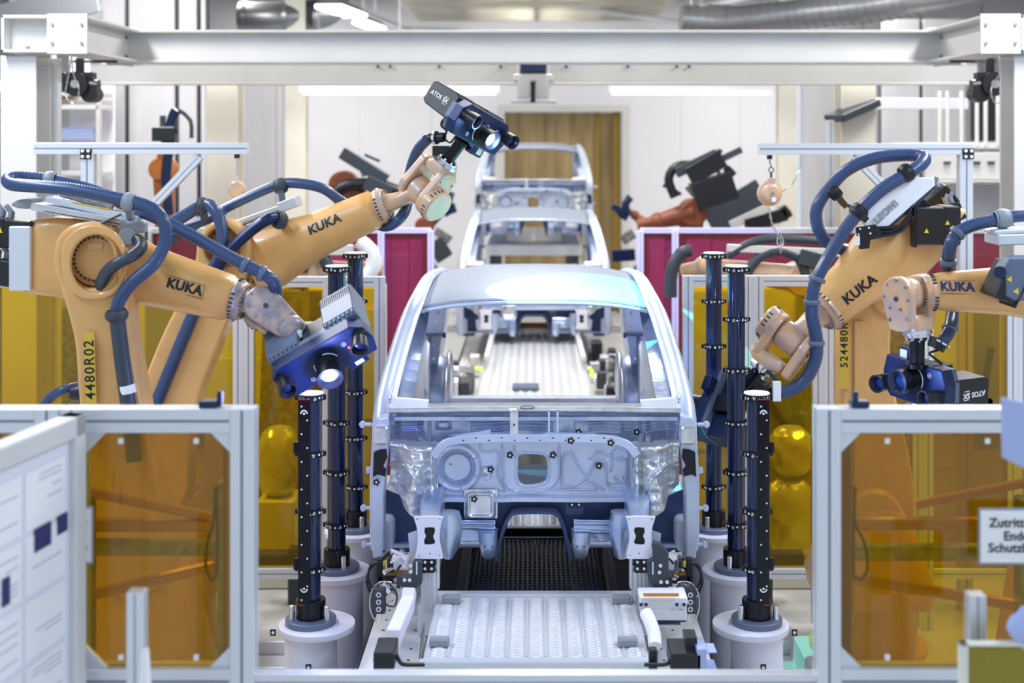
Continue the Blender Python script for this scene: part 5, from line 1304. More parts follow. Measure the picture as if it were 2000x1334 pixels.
# ------------------------------------------------------------------ scanners
def scanner(lab, O, ex, ez, hcol='black', flip=False, L=.50, glowm=True, light=None, ridge=True, logo=True, logoface='side'):
    """O body centre, ex long axis, ez looking direction, y = 'head' direction"""
    ex = Vector(ex).normalized(); ez = Vector(ez); ez = (ez-ex*ez.dot(ex)).normalized(); ey = ez.cross(ex); O = Vector(O)
    T = frame(O, ex, ey)
    t = thing('optical_scanner', O, lab, 'scanner', 'three lens optical scanners on the robots')
    h = .10; l = L/2; lg = logo
    P = [(-l, -h*.3), (-l*.86, -h), (l*.2, -h), (l*.9, -h), (l, -h*.2), (l*.97, h*.55), (l*.75, h), (-l*.8, h), (-l, h*.6)]
    b = MB(); b.plate(P, T @ Matrix.Translation((0, 0, .02)), .07, [], .006); obj('front_body', b, 'scanner_blue', t)
    b = MB(T); b.prism([(a*.98, c*.96) for a, c in P], Matrix.Translation((0, 0, -.02)), -.022, .004); obj('rim', b, 'grey_blue', t)
    for s in (-1, 1):      # housings at both ends with cooling fins
        b = MB(T); c0 = s*l*.62; w = l*.68
        prof = [(-h*.5, -.02), (h*.95, -.02), (h*1.12, -.05), (h*1.05, -.22), (h*.9, -.25), (-h*.25, -.25), (-h*.4, -.22)]
        vs = [(c0-w/2, y, z) for y, z in prof]+[(c0+w/2, y, z) for y, z in prof]; n = len(prof)
        b.add(vs, [tuple(range(n)), tuple(range(2*n-1, n-1, -1))]+[(k, n+k, n+(k+1) % n, (k+1) % n) for k in range(n)])
        hs = obj('housing', b, hcol, t, .006, 2)
        b = MB(T)
        for k in range(7): b.box((c0-w*.42+k*w*.14, h*1.0, -.05), (w*.05, .02, .045))
        obj('cooling_fin', b, 'grey_blue', hs, .001)
        if ridge:
            b = MB(T)
            for k in range(16): b.box((c0-w*.45+k*w*.06, h*.3, -.25), (w*.025, h*1.1, .012))
            for k in range(16): b.box((c0-w*.45+k*w*.06, h*1.05, -.19), (w*.025, .008, .05))
            obj('ribbed_back', b, 'dark_grey', hs)
        if logo:
            fl = -1 if flip else 1
            if s == -1:   # on the end face
                T2 = T @ frame(Vector((c0-w/2-.002, h*.35, -.14)), (0, 0, 1), (0, 1, 0))
                b = MB(); b.text('ATOS', .036, T2 @ Matrix.Translation((-.035, .0, 0)), bold=.0008); b.text('5X', .036, T2 @ Matrix.Translation((.045, 0, 0)), bold=.0012)
                b.box((.045, .021, 0), (.034, .003, .002), T=T2); b.box((.045, -.021, 0), (.034, .003, .002), T=T2); obj('lettering', b, 'white', hs)
    b = MB(T); b.box((0, .0, -.09), (l*.5, h*1.5, .14)); obj('rear_block', b, 'black', t, .006)
    # projector in the middle, cameras at both ends
    def lens(x, y, r, ln, tilt, nm, gl):
        o = T @ Vector((x, y, .05)); d = (ez+ex*tilt).normalized(); b = MB()
        b.lathe(o, d, [(0, r*.86), (ln*.35, r*.86), (ln*.38, r*.95), (ln*.62, r), (ln, r*1.05), (ln, r*.86), (ln*.8, r*.62)], 32, False)
        for k in range(5): b.lathe(o+d*ln*(.06+.055*k), d, [(0, r*.88), (ln*.02, r*.9), (ln*.03, r*.88)], 32, False)
        le = obj(nm, b, 'black', t); q = o+d*ln*.72
        obj('lens_glass', MB().lathe(q, d, [(0, r*.74), (.004, r*.6), (.008, r*.3), (.009, .001)], 24, False), 'lens_glow' if gl else 'navy', le)
        return o+d*ln*1.05, d
    pe, pd = lens(.0, -.02, .058, .115, 0, 'projector_lens', glowm)
    lens(l*.82, .03, .042, .10, -.14, 'camera_lens', False); lens(-l*.82, .03, .042, .10, .14, 'camera_lens', False)
    b = MB(T); b.m = 0
    b.tube([(.062*math.cos(a), -.02+.062*math.sin(a), .058) for a in np.linspace(.2, 1.4, 8)], .003, 5); b.tube([(.062*math.cos(a), -.02+.062*math.sin(a), .058) for a in np.linspace(2.6, 4.2, 8)], .003, 5)
    for x, y in ((.12, .03), (-.1, -.06)):
        b.tube([(x+.011*math.cos(a), y+.011*math.sin(a), .056) for a in np.linspace(0, 6.283, 15)], .0018, 5, False); b.cyl((x, y, .055), (x, y, .058), .004, n=10)
    obj('white_mark', b, 'white', t)
    obj('status_lamp', MB(T).cyl((.13, 0, .055), (.13, 0, .060), .006, n=12), 'led_red', t)
    b = MB(T); b.box((-.03, h*.9, .03), (.034, .008, .03)); obj('connector_plate', b, 'label_yellow', t, .002)
    b = MB(T); b.box((l*.42, -h*1.25, .0), (l*.42, h*.6, .06)); obj('distance_unit', b, 'navy', t, .006)
    obj('white_sticker', MB(T).box((l*.46, -h*1.2, .031), (.045, .04, .002)), 'white', t)
    if light:
        p = T @ Vector((0, -.01, .17)); light(pe+pd*.02, pd)
    return t, T
def cable_plug(par, a, c, r=.03):
    a, c = Vector(a), Vector(c); d = (c-a).normalized(); b = MB(); L = (c-a).length
    b.lathe(a, d, [(0, r*.8), (L*.3, r*.8), (L*.3, r*1.15), (L*.55, r*1.15), (L*.55, r*.9), (L, r*.8)], 16); b.m = 1; b.lathe(a+d*L*.34, d, [(0, r*1.3), (L*.14, r*1.3)], 6)
    return obj('cable_plug', b, ['black', 'white'], par)

# ================================================================== ROBOT 1 (near left)
Y1 = 6.4; k1 = Y1/FPX
def A1(px, py, dy=0.): return W(px, py, Y1+dy)
r1 = thing('industrial_robot', Vector((A1(245, 1090).x, Y1, 0)), 'near left orange robot, forearm sloping down to the lower left scanner', 'robot', 'orange industrial robots around the car')
T = frame(W(0, 0, Y1-.12), (1, 0, 0), (0, 0, 1)); kk = (Y1-.12)/FPX
def q1(P, kq=None): kq = kq or kk; return [(x*kq, -y*kq) for x, y in P]
def loc_T(Yq): return frame(W(0, 0, Yq), (1, 0, 0), (0, 0, 1))
outl = smp([(118, 500), (124, 464), (148, 440), (182, 432), (215, 441), (238, 468), (246, 500), (244, 540), (258, 590), (270, 680), (290, 790), (330, 1000), (345, 1090), (300, 1150), (230, 1150), (195, 1090), (180, 900), (166, 760), (158, 660), (135, 570), (122, 530), (118, 500)])
b = MB(); b.plate(q1(outl), T, .20, [q1(circ(187, 506, 47, 30, 53))], .022); la = obj('link_arm', b, 'orange', r1)
b = MB(); b.plate(q1(smp([(118, 500), (124, 464), (148, 440), (182, 432), (215, 441), (238, 468), (244, 500), (236, 545), (210, 570), (160, 572), (128, 545), (118, 500)])), loc_T(Y1-.23), .03, [q1(circ(187, 506, 50, 30, 56))], .01); obj('arm_rim', b, 'orange', la)
c = A1(187, 506, -.17); b = MB(); b.lathe(c+Vector((0, .06, 0)), (0, -1, 0), [(0, .128), (.05, .128), (.055, .112), (.06, .09), (.062, .0)], 40); b.m = 1; b.ring_bolts(c+Vector((0, .006, 0)), (0, -1, 0), .102, 30, .0075, .012); b.m = 0; b.box(c+Vector((0, -.004, .06)), (.07, .008, .03)); obj('joint_cover', b, ['orange', 'dark_grey'], r1)
b = MB(); b.lathe(A1(150, 508, .0)+Vector((.06, .20, 0)), (-.25, -1, 0), [(0, .165), (.20, .165), (.215, .15), (.25, .15)], 40); b.m = 1; b.ring_bolts(A1(128, 508, 0)+Vector((0, .03, 0)), (-.3, -1, 0), .152, 36, .008, .012); obj('joint_drum', b, ['orange', 'dark_grey'], r1)
# housing block behind the ring
b = MB(); rg = []
for px, zt, zb in ((60, 445, 560), (75, 428, 570), (120, 420, 575), (200, 425, 590), (262, 450, 600)):
    rg.append([A1(px, (zt+zb)/2, .12)+Vector((0, a_, d_)) for a_, d_ in rrect(0, 0, .34, (zb-zt)*k1, .05, 3)])
b.loft(rg); obj('elbow_housing', b, 'orange', r1)
obj('motor_plate', MB().box2(A1(60, 568, -.07), A1(76, 432, .32)), 'alu', r1, .006)
motor(r1, A1(70, 460, .02), A1(-14, 450, .02), .14, .135, (0, 0, 1)); motor(r1, A1(66, 538, .02), A1(-24, 526, .02), .14, .125, (0, 0, 1))
fa = forearm(r1, A1(225, 520, .06), A1(462, 586, .0), [(0, .17, .16, .7), (.12, .165, .15, .75), (.25, .145, .14, .85), (.45, .135, .135, .95), (.80, .118, .118, 1), (.93, .112, .112, 1), (.965, .098, .098, 1), (1, .094, .094, 1)])
ax = (A1(462, 586, 0)-A1(225, 520, .06)).normalized(); up = Vector((0, 0, 1)); 
lettering(fa, 'KUKA', A1(360, 561, -.105), ax, (up-ax*up.dot(ax)), .062, wrap=.122, bold=.0022, m='ink')
b = MB(); Tq = frame(A1(360, 561, -.1045), ax, up)
for s in (-1, 1): b.box((0, s*.033, -.004), (.19, .002, .003), T=Tq); b.box((s*.095, 0, -.002), (.002, .066, .003), T=Tq)
obj('lettering_frame', b, 'dark_grey', fa)
E1, J1, F1, S1 = A1(470, 588, .0), A1(512, 600, -.01), A1(578, 652, -.06), A1(625, 693, -.10)
wrist(r1, E1, J1, F1, S1, (.22, -.88, .30), .088, .045, .094, 'wrist_worn')
# hoses
P = [A1(249, 792, -.26), A1(240, 700, -.26), A1(229, 618, -.26), A1(232, 590, -.26), A1(255, 555, -.26), A1(300, 515, -.24), A1(323, 470, -.22), A1(316, 425, -.22), A1(285, 402, -.21), A1(230, 388, -.2), A1(140, 370, -.18), A1(70, 364, -.15), A1(24, 360, -.1), A1(16, 350, 0), A1(40, 346, .06), A1(100, 352, .08), A1(180, 372, .08), A1(250, 402, .04), A1(330, 437, .0), A1(410, 480, -.05), A1(470, 513, -.08), A1(515, 535, -.1), A1(535, 552, -.08), A1(540, 580, -.02)]
h1 = hose('cable_hose', P, .030, r1)
obj('lower_sleeve', MB().tube([A1(228, 612, -.26), A1(238, 700, -.26), A1(252, 800, -.26), A1(262, 900, -.26)], .036, 14), 'hose_grey', h1)
clamp(A1(228, 615, -.26), (.1, 0, -1), .037, r1, 'dark_grey', .035, A1(240, 620, -.1)); clamp(A1(252, 395, -.2), (1, 0, -.25), .032, r1, 'grey_plastic', .04, A1(255, 425, -.05)); clamp(A1(98, 352, .08), (1, 0, -.1), .032, r1, 'grey_plastic', .035, A1(100, 385, .05))
collar(A1(478, 518, -.085), (1, 0, -.5), .031, r1); collar(A1(512, 534, -.1), (1, 0, -.5), .031, r1)
obj('white_tape', MB().cyl(A1(247, 752, -.26), A1(250, 768, -.26), .038), 'white', h1)
hose('grey_hose', [A1(196, 560, -.2), A1(206, 535, -.25), A1(228, 515, -.27), A1(258, 500, -.25), A1(276, 483, -.2), A1(268, 468, -.14), A1(245, 468, -.1)], .028, r1, 'hose_grey')
P = smooth_path([A1(268, 470, -.2), A1(280, 480, -.22), A1(276, 500, -.2), A1(262, 512, -.18)], .02)
# rail with dress pack carrier
b = MB(); b.bar(A1(70, 402, -.02), A1(278, 440, -.02), .14, .035, (0, 0, 1)); b.bar(A1(95, 388, -.0), A1(272, 428, -.0), .09, .03, (0, 0, 1)); b.m = 1; b.bar(A1(85, 412, -.08), A1(250, 440, -.08), .02, .012, (0, 0, 1)); b.m = 2; b.bar(A1(140, 395, -.09), A1(215, 410, -.09), .01, .008, (0, 0, 1)); obj('carrier_rail', b, ['alu', 'dark_grey', 'label_yellow'], r1, .004)
b = MB(); rg = []
for t, w in ((0, .015), (.3, .04), (.7, .05), (1, .045)): rg.append([A1(34+t*40, 398-t*2, 0)+Vector((0, a_, d_)) for a_, d_ in rrect(0, 0, .14, w, min(.007, w*.4), 2)])
b.loft(rg); obj('end_cap', b, 'grey_plastic', r1, .003)
b = MB(); b.bar(A1(236, 418, -.1), A1(196, 437, -.14), .05, .008, (0, 0, 1)); obj('support_lug', b, 'dark_grey', r1)
b = MB(); b.tube([A1(220, 345+60, .0)+Vector((0, 0, 0)), A1(120, 378, .0)], .018, 8); obj('return_spring', b, 'dirty_metal', r1)
b = MB(); c = A1(250, 465, -.12); b.lathe(c, (0.2, -1, .2), [(0, .045), (.03, .045), (.04, .035)], 20); b.box(c+Vector((.02, .02, .05)), (.12, .06, .05)); obj('hose_fitting', b, 'grey_plastic', r1, .006)
# number strip
Tn = frame(A1(176, 722, -.245), (-.035, 0, 1), (-1, 0, -.035)); kz = (Y1-.245)/FPX
b = MB(); b.box((0, 0, 0), (.345, .050, .003), T=Tn); b.m = 1; b.text('4480R02', .066, Tn @ Matrix.Translation((0, 0, .002)), space=1.18, bold=.0008); obj('number_strip', b, ['label_yellow', 'ink'], la)
b = MB(); b.m = 0; Tn2 = frame(A1(181, 840, -.245), (-.035, 0, 1), (-1, 0, -.035)); b.box((0, 0, 0), (.16, .05, .003), T=Tn2); b.m = 1; b.text('524', .066, Tn2 @ Matrix.Translation((0, 0, .002)), space=1.18, bold=.0008); obj('number_strip', b, ['label_yellow', 'ink'], la)
link_base(r1, Vector((A1(265, 1090).x, Y1+.02, A1(265, 1090).z)), Y1, 'white_paint')
hose('floor_cable', [A1(80, 800, -.1), A1(100, 775, -.1), A1(130, 760, -.1), A1(170, 752, 0)], .022, r1); obj('plug', MB().lathe(A1(140, 768, -.1), (1, 0, .1), [(0, .035), (.05, .045), (.1, .04)], 16), 'black', r1)
def blue(pow_, deg=50, col=(.25, .45, 1)): return lambda p, d: spot(p, p+d, deg, pow_, col, .15)
O1 = A1(632, 690, -.17)
scanner('lower left scanner facing the camera, held low by the near left robot', O1, (170, -.03*400, 100), (.38, -.80, -.42), hcol='grey_blue', L=.50, light=lambda p, d: glowpoint(p+d*.08, 13, (.32, .34, 1)), logo=False)

# ================================================================== ROBOT 2 (far left)
Y2 = 7.9; k2_ = Y2/FPX
def A2(px, py, dy=0.): return W(px, py, Y2+dy)
r2 = thing('industrial_robot', Vector((A2(335, 1000).x, Y2, 0)), 'far left orange robot, forearm rising to the upper scanner', 'robot', 'orange industrial robots around the car')
kk2 = (Y2-.1)/FPX; q2 = lambda P: [(x*kk2, -y*kk2) for x, y in P]
outl = smp([(392, 470), (410, 440), (440, 428), (472, 438), (492, 470), (490, 520), (462, 600), (430, 680), (400, 760), (380, 860), (372, 960), (330, 1010), (285, 960), (275, 820), (290, 740), (330, 640), (372, 560), (388, 510), (392, 470)])
b = MB(); b.plate(q2(outl), loc_T(Y2-.1), .20, [q2(circ(441, 480, 34, 24, 38))], .02); la = obj('link_arm', b, 'orange', r2)
c = A2(441, 480, -.08); b = MB(); b.lathe(c+Vector((0, .06, 0)), (0, -1, 0), [(0, .115), (.05, .115), (.06, .08), (.062, 0)], 32); b.m = 1; b.ring_bolts(c+Vector((0, .01, 0)), (0, -1, 0), .1, 24, .007, .01); obj('joint_cover', b, ['orange', 'dark_grey'], r2)
b = MB(); b.lathe(A2(498, 512, .14), (.3, -1, 0), [(0, .15), (.2, .15), (.22, .13)], 32); b.m = 1; b.ring_bolts(A2(505, 512, -.08), (.3, -1, 0), .12, 24, .008, .012); obj('joint_drum', b, ['orange', 'dark_grey'], r2)
fa = forearm(r2, A2(500, 512, .04), A2(742, 404, -.05), [(0, .20, .17, .7), (.12, .20, .17, .8), (.3, .165, .15, .85), (.5, .135, .135, .95), (.9, .118, .118, 1), (.95, .115, .115, 1), (.96, .105, .105, 1), (1, .1, .1, 1)])
b = MB(); b.prism([(x*kk2, -y*kk2) for x, y in [(505, 505), (560, 535), (620, 480), (600, 470)]][::-1], loc_T(Y2+.05), -.1, .1); obj('housing_rib', b, 'orange', r2, .01)
ax = (A2(742, 404, -.05)-A2(500, 512, .04)).normalized(); up = Vector((0, 0, 1))
lettering(fa, 'KUKA', A2(634, 438, -.135), ax, up-ax*up.dot(ax), .074, wrap=.13, bold=.0022)
E2, J2, F2, S2 = A2(750, 400, -.06), A2(824, 374, -.1), A2(868, 322, -.14), A2(905, 272, -.2)
wrist(r2, E2, J2, F2, S2, (.62, -.55, -.55), .097, .06, .098, 'orange_worn', drum=1)
h2 = hose('cable_hose', [A2(300, 800, -.22), A2(345, 690, -.22), A2(400, 560, -.22), A2(432, 490, -.22), A2(432, 440, -.2), A2(418, 408, -.18), A2(398, 400, -.14), A2(370, 415, -.1), A2(330, 440, -.05)], .036, r2)
hose('cable_hose', [A2(330, 470, .1), A2(400, 428, .1), A2(470, 392, .1), A2(540, 362, .1), A2(580, 358, .08), A2(630, 368, .06), A2(665, 392, .06), A2(720, 425, .1), A2(750, 442, .0), A2(778, 430, -.1), A2(795, 400, -.0), A2(800, 340, .05), A2(815, 295, 0), A2(835, 272, -.08)], .031, r2)
hose('cable_hose', [A2(330, 455, .05), A2(400, 432, .0), A2(440, 410, -.0)], .026, r2)
hose('black_hose', [A2(405, 560, -.26), A2(440, 500, -.26), A2(485, 455, -.24), A2(525, 428, -.22), A2(548, 430, -.16)], .034, r2, 'navy')
clamp(A2(548, 363, .09), (1, 0, .15), .034, r2, 'dark_grey', .05, A2(552, 395, .02)); clamp(A2(395, 402, -.14), (-.6, 0, .2), .036, r2, 'dark_grey', .045, A2(400, 430, -.05)); clamp(A2(546, 430, -.17), (.5, .5, -.3), .038, r2, 'dark_grey', .04, A2(560, 450, 0))
b = MB(); b.bar(A2(455, 438, 0), A2(582, 393, 0), .12, .03, (0, 0, 1)); b.bar(A2(548, 405, 0), A2(584, 392, 0), .17, .06, (0, 0, 1)); b.m = 1; b.bar(A2(470, 440, -.07), A2(560, 408, -.07), .02, .01, (0, 0, 1)); obj('carrier_rail', b, ['alu', 'dark_grey'], r2, .004)
link_base(r2, Vector((A2(325, 985).x, Y2+.02, A2(325, 985).z)), Y2, 'white_paint')
cable_plug(r2, A2(838, 270, -.12), A2(868, 268, -.16), .034)
b = MB(); b.tube(smooth_path([A2(868, 268, -.16), A2(872, 255, -.2), A2(862, 245, -.2), A2(868, 232, -.2), A2(890, 236, -.2)], .01), .007, 6); b.tube(smooth_path([A2(868, 270, -.16), A2(880, 278, -.2), A2(892, 262, -.2)], .01), .007, 6); b.box(A2(862, 295, -.12), (.1, .06, .06)); obj('plug_cable', b, 'black', r2)
O2 = A2(930, 246, -.26)
def cyan(p, d):
    glowpoint(p, 4, (.3, .45, 1)); spot(p+d*.16, W(1105, 590, 7.95), 54, 430, (.16, 1, .80), .02, .006)
scanner('upper scanner raised above the roof, looking down at the car', O2, (78, 120, -45), (1, -.9, -.65), L=.49, light=cyan, logoface='side', ridge=False)

# ================================================================== ROBOT 3 (right, big)
Y3 = 7.72
def A3(px, py, dy=0.): return W(px, py, Y3+dy)
r3 = thing('industrial_robot', Vector((A3(1700, 1020).x, Y3, 0)), 'big right orange robot with arm slanting down to the pole scanner', 'robot', 'orange industrial robots around the car')
kk3 = (Y3+.1)/FPX; q3 = lambda P: [(x*kk3, -y*kk3) for x, y in P]
outl = smp([(1650, 600), (1668, 540), (1710, 500), (1760, 505), (1775, 545), (1745, 590), (1736, 660), (1738, 720), (1752, 800), (1775, 900), (1780, 1000), (1740, 1060), (1660, 1060), (1630, 1000), (1638, 860), (1640, 740), (1640, 660), (1650, 600)])
b = MB(); b.plate(q3(outl), loc_T(Y3+.12), .20, [q3(circ(1719, 577, 5, 12, 7))], .02); la = obj('link_arm', b, 'orange', r3)
b = MB(); b.box2(A3(1668, 1000, 0), A3(1686, 625, .02)); obj('arm_web', b, 'orange', la, .006)
Tn = frame(A3(1649, 655, .008), (0, 0, 1), (-1, 0, 0)); b = MB(); b.box((-.1, 0, 0), (.42, .055, .003), T=Tn); b.m = 1; b.text('524480R02', .062, Tn @ Matrix.Translation((-.02, 0, .002)), space=1.2, bold=.0008); obj('number_strip', b, ['label_yellow', 'ink'], la)
fa = forearm(r3, A3(1800, 440, .02), A3(1612, 602, -.12), [(0, .17, .17, .7), (.1, .20, .19, .7), (.3, .22, .2, .75), (.5, .19, .18, .85), (.72, .152, .15, .95), (.95, .135, .135, 1), (.965, .128, .128, 1), (1, .126, .126, 1)])
ax = (A3(1800, 440, .02)-A3(1612, 602, -.12)).normalized(); up = Vector((0, 0, 1))
lettering(fa, 'KUKA', A3(1683, 567, -.255), ax, up-ax*up.dot(ax), .080, wrap=.16, bold=.0024)
b = MB(); rg = []
for t, (px, py), a_, c_ in ((0, (1700, 500), .1, .15), (.3, (1740, 468), .22, .19), (.7, (1800, 450), .24, .2), (1, (1845, 440), .16, .18)):
    rg.append([A3(px, py, .03)+Vector((w*.6, d_, w*.8)) for w, d_ in rrect(0, 0, a_*2*.8, c_*2, .05, 3)])
b.loft(rg); obj('elbow_housing', b, 'orange', r3)
motor(r3, A3(1778, 440, -.2), A3(1868, 440, -.2), .17, .21, (.1, 0, 1), False); 
motor(r3, A3(1800, 420, .15), A3(1858, 375, .12), .13, .13, (-.6, 0, .8)); motor(r3, A3(1830, 430, .05), A3(1875, 408, .05), .12, .1, (-.4, 0, 1))
E3, J3, F3, S3 = A3(1606, 608, -.13), A3(1545, 662, -.2), A3(1492, 712, -.16), A3(1440, 772, -.04)
wrist(r3, E3, J3, F3, S3, (.72, -.42, -.55), .10, .075, .126, 'orange_worn', tubeR=.038)
h3 = hose('cable_hose', [A3(1668, 490, .0), A3(1640, 485, -.02), A3(1612, 470, -.04), A3(1596, 440, -.05), A3(1596, 405, -.05), A3(1618, 370, -.06), A3(1655, 332, -.07), A3(1710, 309, -.08), A3(1775, 303, -.1), A3(1804, 308, -.16), A3(1800, 320, -.24), A3(1775, 338, -.28), A3(1720, 372, -.3), A3(1676, 415, -.32), A3(1640, 465, -.33), A3(1608, 520, -.33), A3(1590, 560, -.33), A3(1585, 610, -.33), A3(1594, 660, -.32), A3(1592, 705, -.3), A3(1570, 745, -.28), A3(1540, 764, -.27), A3(1524, 766, -.27)], .036, r3)
for px, py, dy, d in ((1628, 375, -.06, (1, 0, 1)), (1770, 338, -.28, (-.8, 0, -.5)), (1677, 413, -.32, (-.6, 0, -.7))): clamp(A3(px, py, dy), d, .038, r3, 'black', .045, A3(px+22, py+26, dy+.12))
collar(A3(1596, 545, -.33), (-.4, 0, -1), .037, r3); collar(A3(1586, 590, -.33), (0, 0, -1), .037, r3); collar(A3(1594, 670, -.315), (0, 0, -1), .037, r3)
# white carrier with lettering
P = [(1668, 415), (1780, 345), (1822, 348), (1824, 362), (1712, 460), (1705, 462)]
b = MB(); K5 = (Y3-.24)/FPX; b.plate([(x*K5, -y*K5) for x, y in P], loc_T(Y3-.24), .05, [], .006); cr = obj('carrier_rail', b, 'white', r3)
lettering(cr, 'LEONI', A3(1731, 414, -.275), (.72, 0, .66), (-.66, 0, .72), .056, m='grey_plastic', bold=.0012)
b = MB(); b.bar(A3(1712, 462, -.22), A3(1824, 364, -.22), .06, .02, (-.6, 0, .7)); b.bar(A3(1655, 400, -.15), A3(1690, 415, -.2), .04, .02); obj('rail_edge', b, 'dark_grey', cr)
b = MB(); K6 = (Y3-.26)/FPX; b.plate([(x*K6, -y*K6) for x, y in [(1662, 442), (1700, 436), (1712, 450), (1708, 462), (1690, 466), (1688, 482), (1670, 484)]], loc_T(Y3-.3), .03, [], .003); b.m = 1
for a, c in ((1680, 447), (1697, 445), (1700, 456), (1677, 458)): b.cyl(A3(a, c, -.31), A3(a, c, -.325), .006, n=8)
b.box(A3(1675, 470, -.325), (.025, .004, .05)); obj('clamp_plate', b, ['black', 'white'], r3)
for k, (a, c) in enumerate(((440, 470), (446, 478), (434, 462))):
    obj('motor_cable', MB().tube(smooth_path([A3(1705, c-16, -.26), A3(1745, a+10, -.28), A3(1765, a-5+4*k, -.28), A3(1782, a-30, -.26), A3(1800, a-42, -.22), A3(1815, a-32, -.2)], .02), .011, 8), 'black', r3)
cable_plug(r3, A3(1528, 766, -.27), A3(1504, 768, -.28), .04)
b = MB(); b.box(A3(1517, 764, -.32), (.045, .03, .11)); obj('plug_holder', b, 'white', r3, .003)
b = MB(); b.bar(A3(1500, 725, -.24), A3(1520, 748, -.26), .02, .02); b.bar(A3(1490, 752, -.3), A3(1515, 746, -.3), .012, .012); b.tube(smooth_path([A3(1505, 770, -.28), A3(1490, 775, -.26), A3(1500, 800, -.24), A3(1490, 795, -.24)], .01), .006, 6); obj('plug_bracket', b, 'dark_grey', r3)
link_base(r3, Vector((A3(1705, 1010).x, Y3+.12, A3(1705, 1010).z)), Y3, 'white_paint')
b = MB(); b.lathe(A3(1719, 560, .3), (0, -1, 0), [(0, .15), (.3, .15), (.32, .13)], 32); obj('joint_drum', b, 'orange', r3)
scanner('dark right scanner between the right poles, turned away', A3(1402, 795, .06), (28, 30, 62), (-.7, .45, -.5), hcol='navy', L=.42, logo=False, glowm=False, light=lambda p, d: glowpoint(p, 5))

# ================================================================== ROBOT 4 (far right edge)
Y4 = 6.35
def A4(px, py, dy=0.): return W(px, py, Y4+dy)
r4 = thing('industrial_robot', Vector((A4(2130, 1000).x, Y4+.1, 0)), 'robot entering at the right edge, wrist pointing straight down', 'robot', 'orange industrial robots around the car')
fa = forearm(r4, A4(2100, 566, .05), A4(1812, 570, 0), [(0, .16, .16, .7), (.3, .14, .14, .85), (.5, .115, .118, .95), (.8, .098, .10, 1), (.93, .09, .09, 1), (1, .075, .075, 1)])
lettering(fa, 'KUKA', A4(1871, 561, -.092), (1, 0, -.02), (0, 0, 1), .056, wrap=.108, bold=.0022, m='ink_blue')
b = MB(); Tq = frame(A4(1871, 561, -.0925), (1, 0, -.02), (0, 0, 1))
for s in (-1, 1): b.box((0, s*.031, -.004), (.16, .002, .003), T=Tq)
obj('lettering_frame', b, 'dark_grey', fa)
wrist(r4, A4(1812, 571, 0), A4(1775, 574, 0), A4(1791, 645, -.0), A4(1791, 718, -.0), (-.80, -.60, 0), .088, .045, .078, 'orange_worn')
motor(r4, A4(1985, 560, -.2), A4(1942, 540, -.2), .19, .17, (0, 0, 1), False, 'grey_blue')
b = MB(); Kq = (Y4-.2)/FPX; b.plate([(x*Kq, -y*Kq) for x, y in [(1938, 520), (1952, 498), (2010, 496), (2010, 580), (1960, 582), (1942, 572)]], loc_T(Y4-.24), .12, [], .012); b.m = 1; b.cyl(A4(1953, 532, -.3), A4(1953, 532, -.34), .028, n=18); obj('motor_cover', b, ['grey_blue', 'navy'], r4)
b = MB(); b.bar(A4(1936, 466, -.1), A4(2080, 462, -.1), .2, .05); b.bar(A4(1932, 452, -.1), A4(2080, 444, -.1), .16, .02); obj('carrier_rail', b, ['alu'], r4, .005)
h4 = hose('cable_hose', [A4(2080, 425, -.1), A4(2000, 421, -.1), A4(1955, 428, -.1), A4(1900, 440, -.1), A4(1868, 458, -.1), A4(1855, 485, -.08), A4(1852, 530, .1), A4(1860, 600, .16), A4(1856, 640, .05), A4(1845, 662, 0), A4(1838, 672, 0)], .030, r4)
clamp(A4(1958, 427, -.1), (1, 0, .1), .033, r4, 'grey_plastic', .05, A4(1960, 460, -.05)); collar(A4(1870, 455, -.1), (.7, 0, .7), .031, r4); collar(A4(1852, 512, 0), (0, .2, -1), .031, r4); collar(A4(1856, 640, .05), (.2, 0, 1), .031, r4)
cable_plug(r4, A4(1846, 660, 0), A4(1832, 684, 0), .032)
obj('plug_cable', MB().tube(smooth_path([A4(1832, 684, 0), A4(1815, 690, 0), A4(1826, 700, 0), A4(1838, 712, 0), A4(1832, 730, 0)], .01), .006, 6), 'black', r4)
b = MB(); b.bar(A4(1815, 665, -.0), A4(1838, 672, -.0), .03, .05); obj('plug_bracket', b, 'dark_grey', r4, .003)
# rest of the arm outside the frame edge
b = MB(); b.plate([(x*(Y4+.15)/FPX, -y*(Y4+.15)/FPX) for x, y in [(2060, 470), (2180, 470), (2200, 600), (2190, 1000), (2080, 1000), (2070, 700)]], loc_T(Y4+.15), .2, [], .02); obj('link_arm', b, 'orange', r4)
link_base(r4, Vector((A4(2130, 1000).x, Y4+.15, A4(2130, 1000).z)), Y4, 'white_paint')
st, T4s = scanner('upside down scanner at right with three barrels pointing left', A4(1800, 745, .06), (-70, 120, 12), (-1, -.58, -.05), L=.40, glowm=False, ridge=False, light=lambda p, d: glowpoint(p+d*.12, 5))
b = MB(); b.cyl(A4(1882, 755, .22), A4(1908, 758, .22), .032); b.m = 1; b.cyl(A4(1895, 756, .22), A4(1901, 757, .22), .045); obj('rear_connector', b, ['black', 'white'], st)
b = MB(); b.box2(A4(1870, 788, .2), A4(1935, 778, .23)); b.box2(A4(1928, 800, .2), A4(1934, 778, .23)); obj('rear_bracket', b, 'black', st)

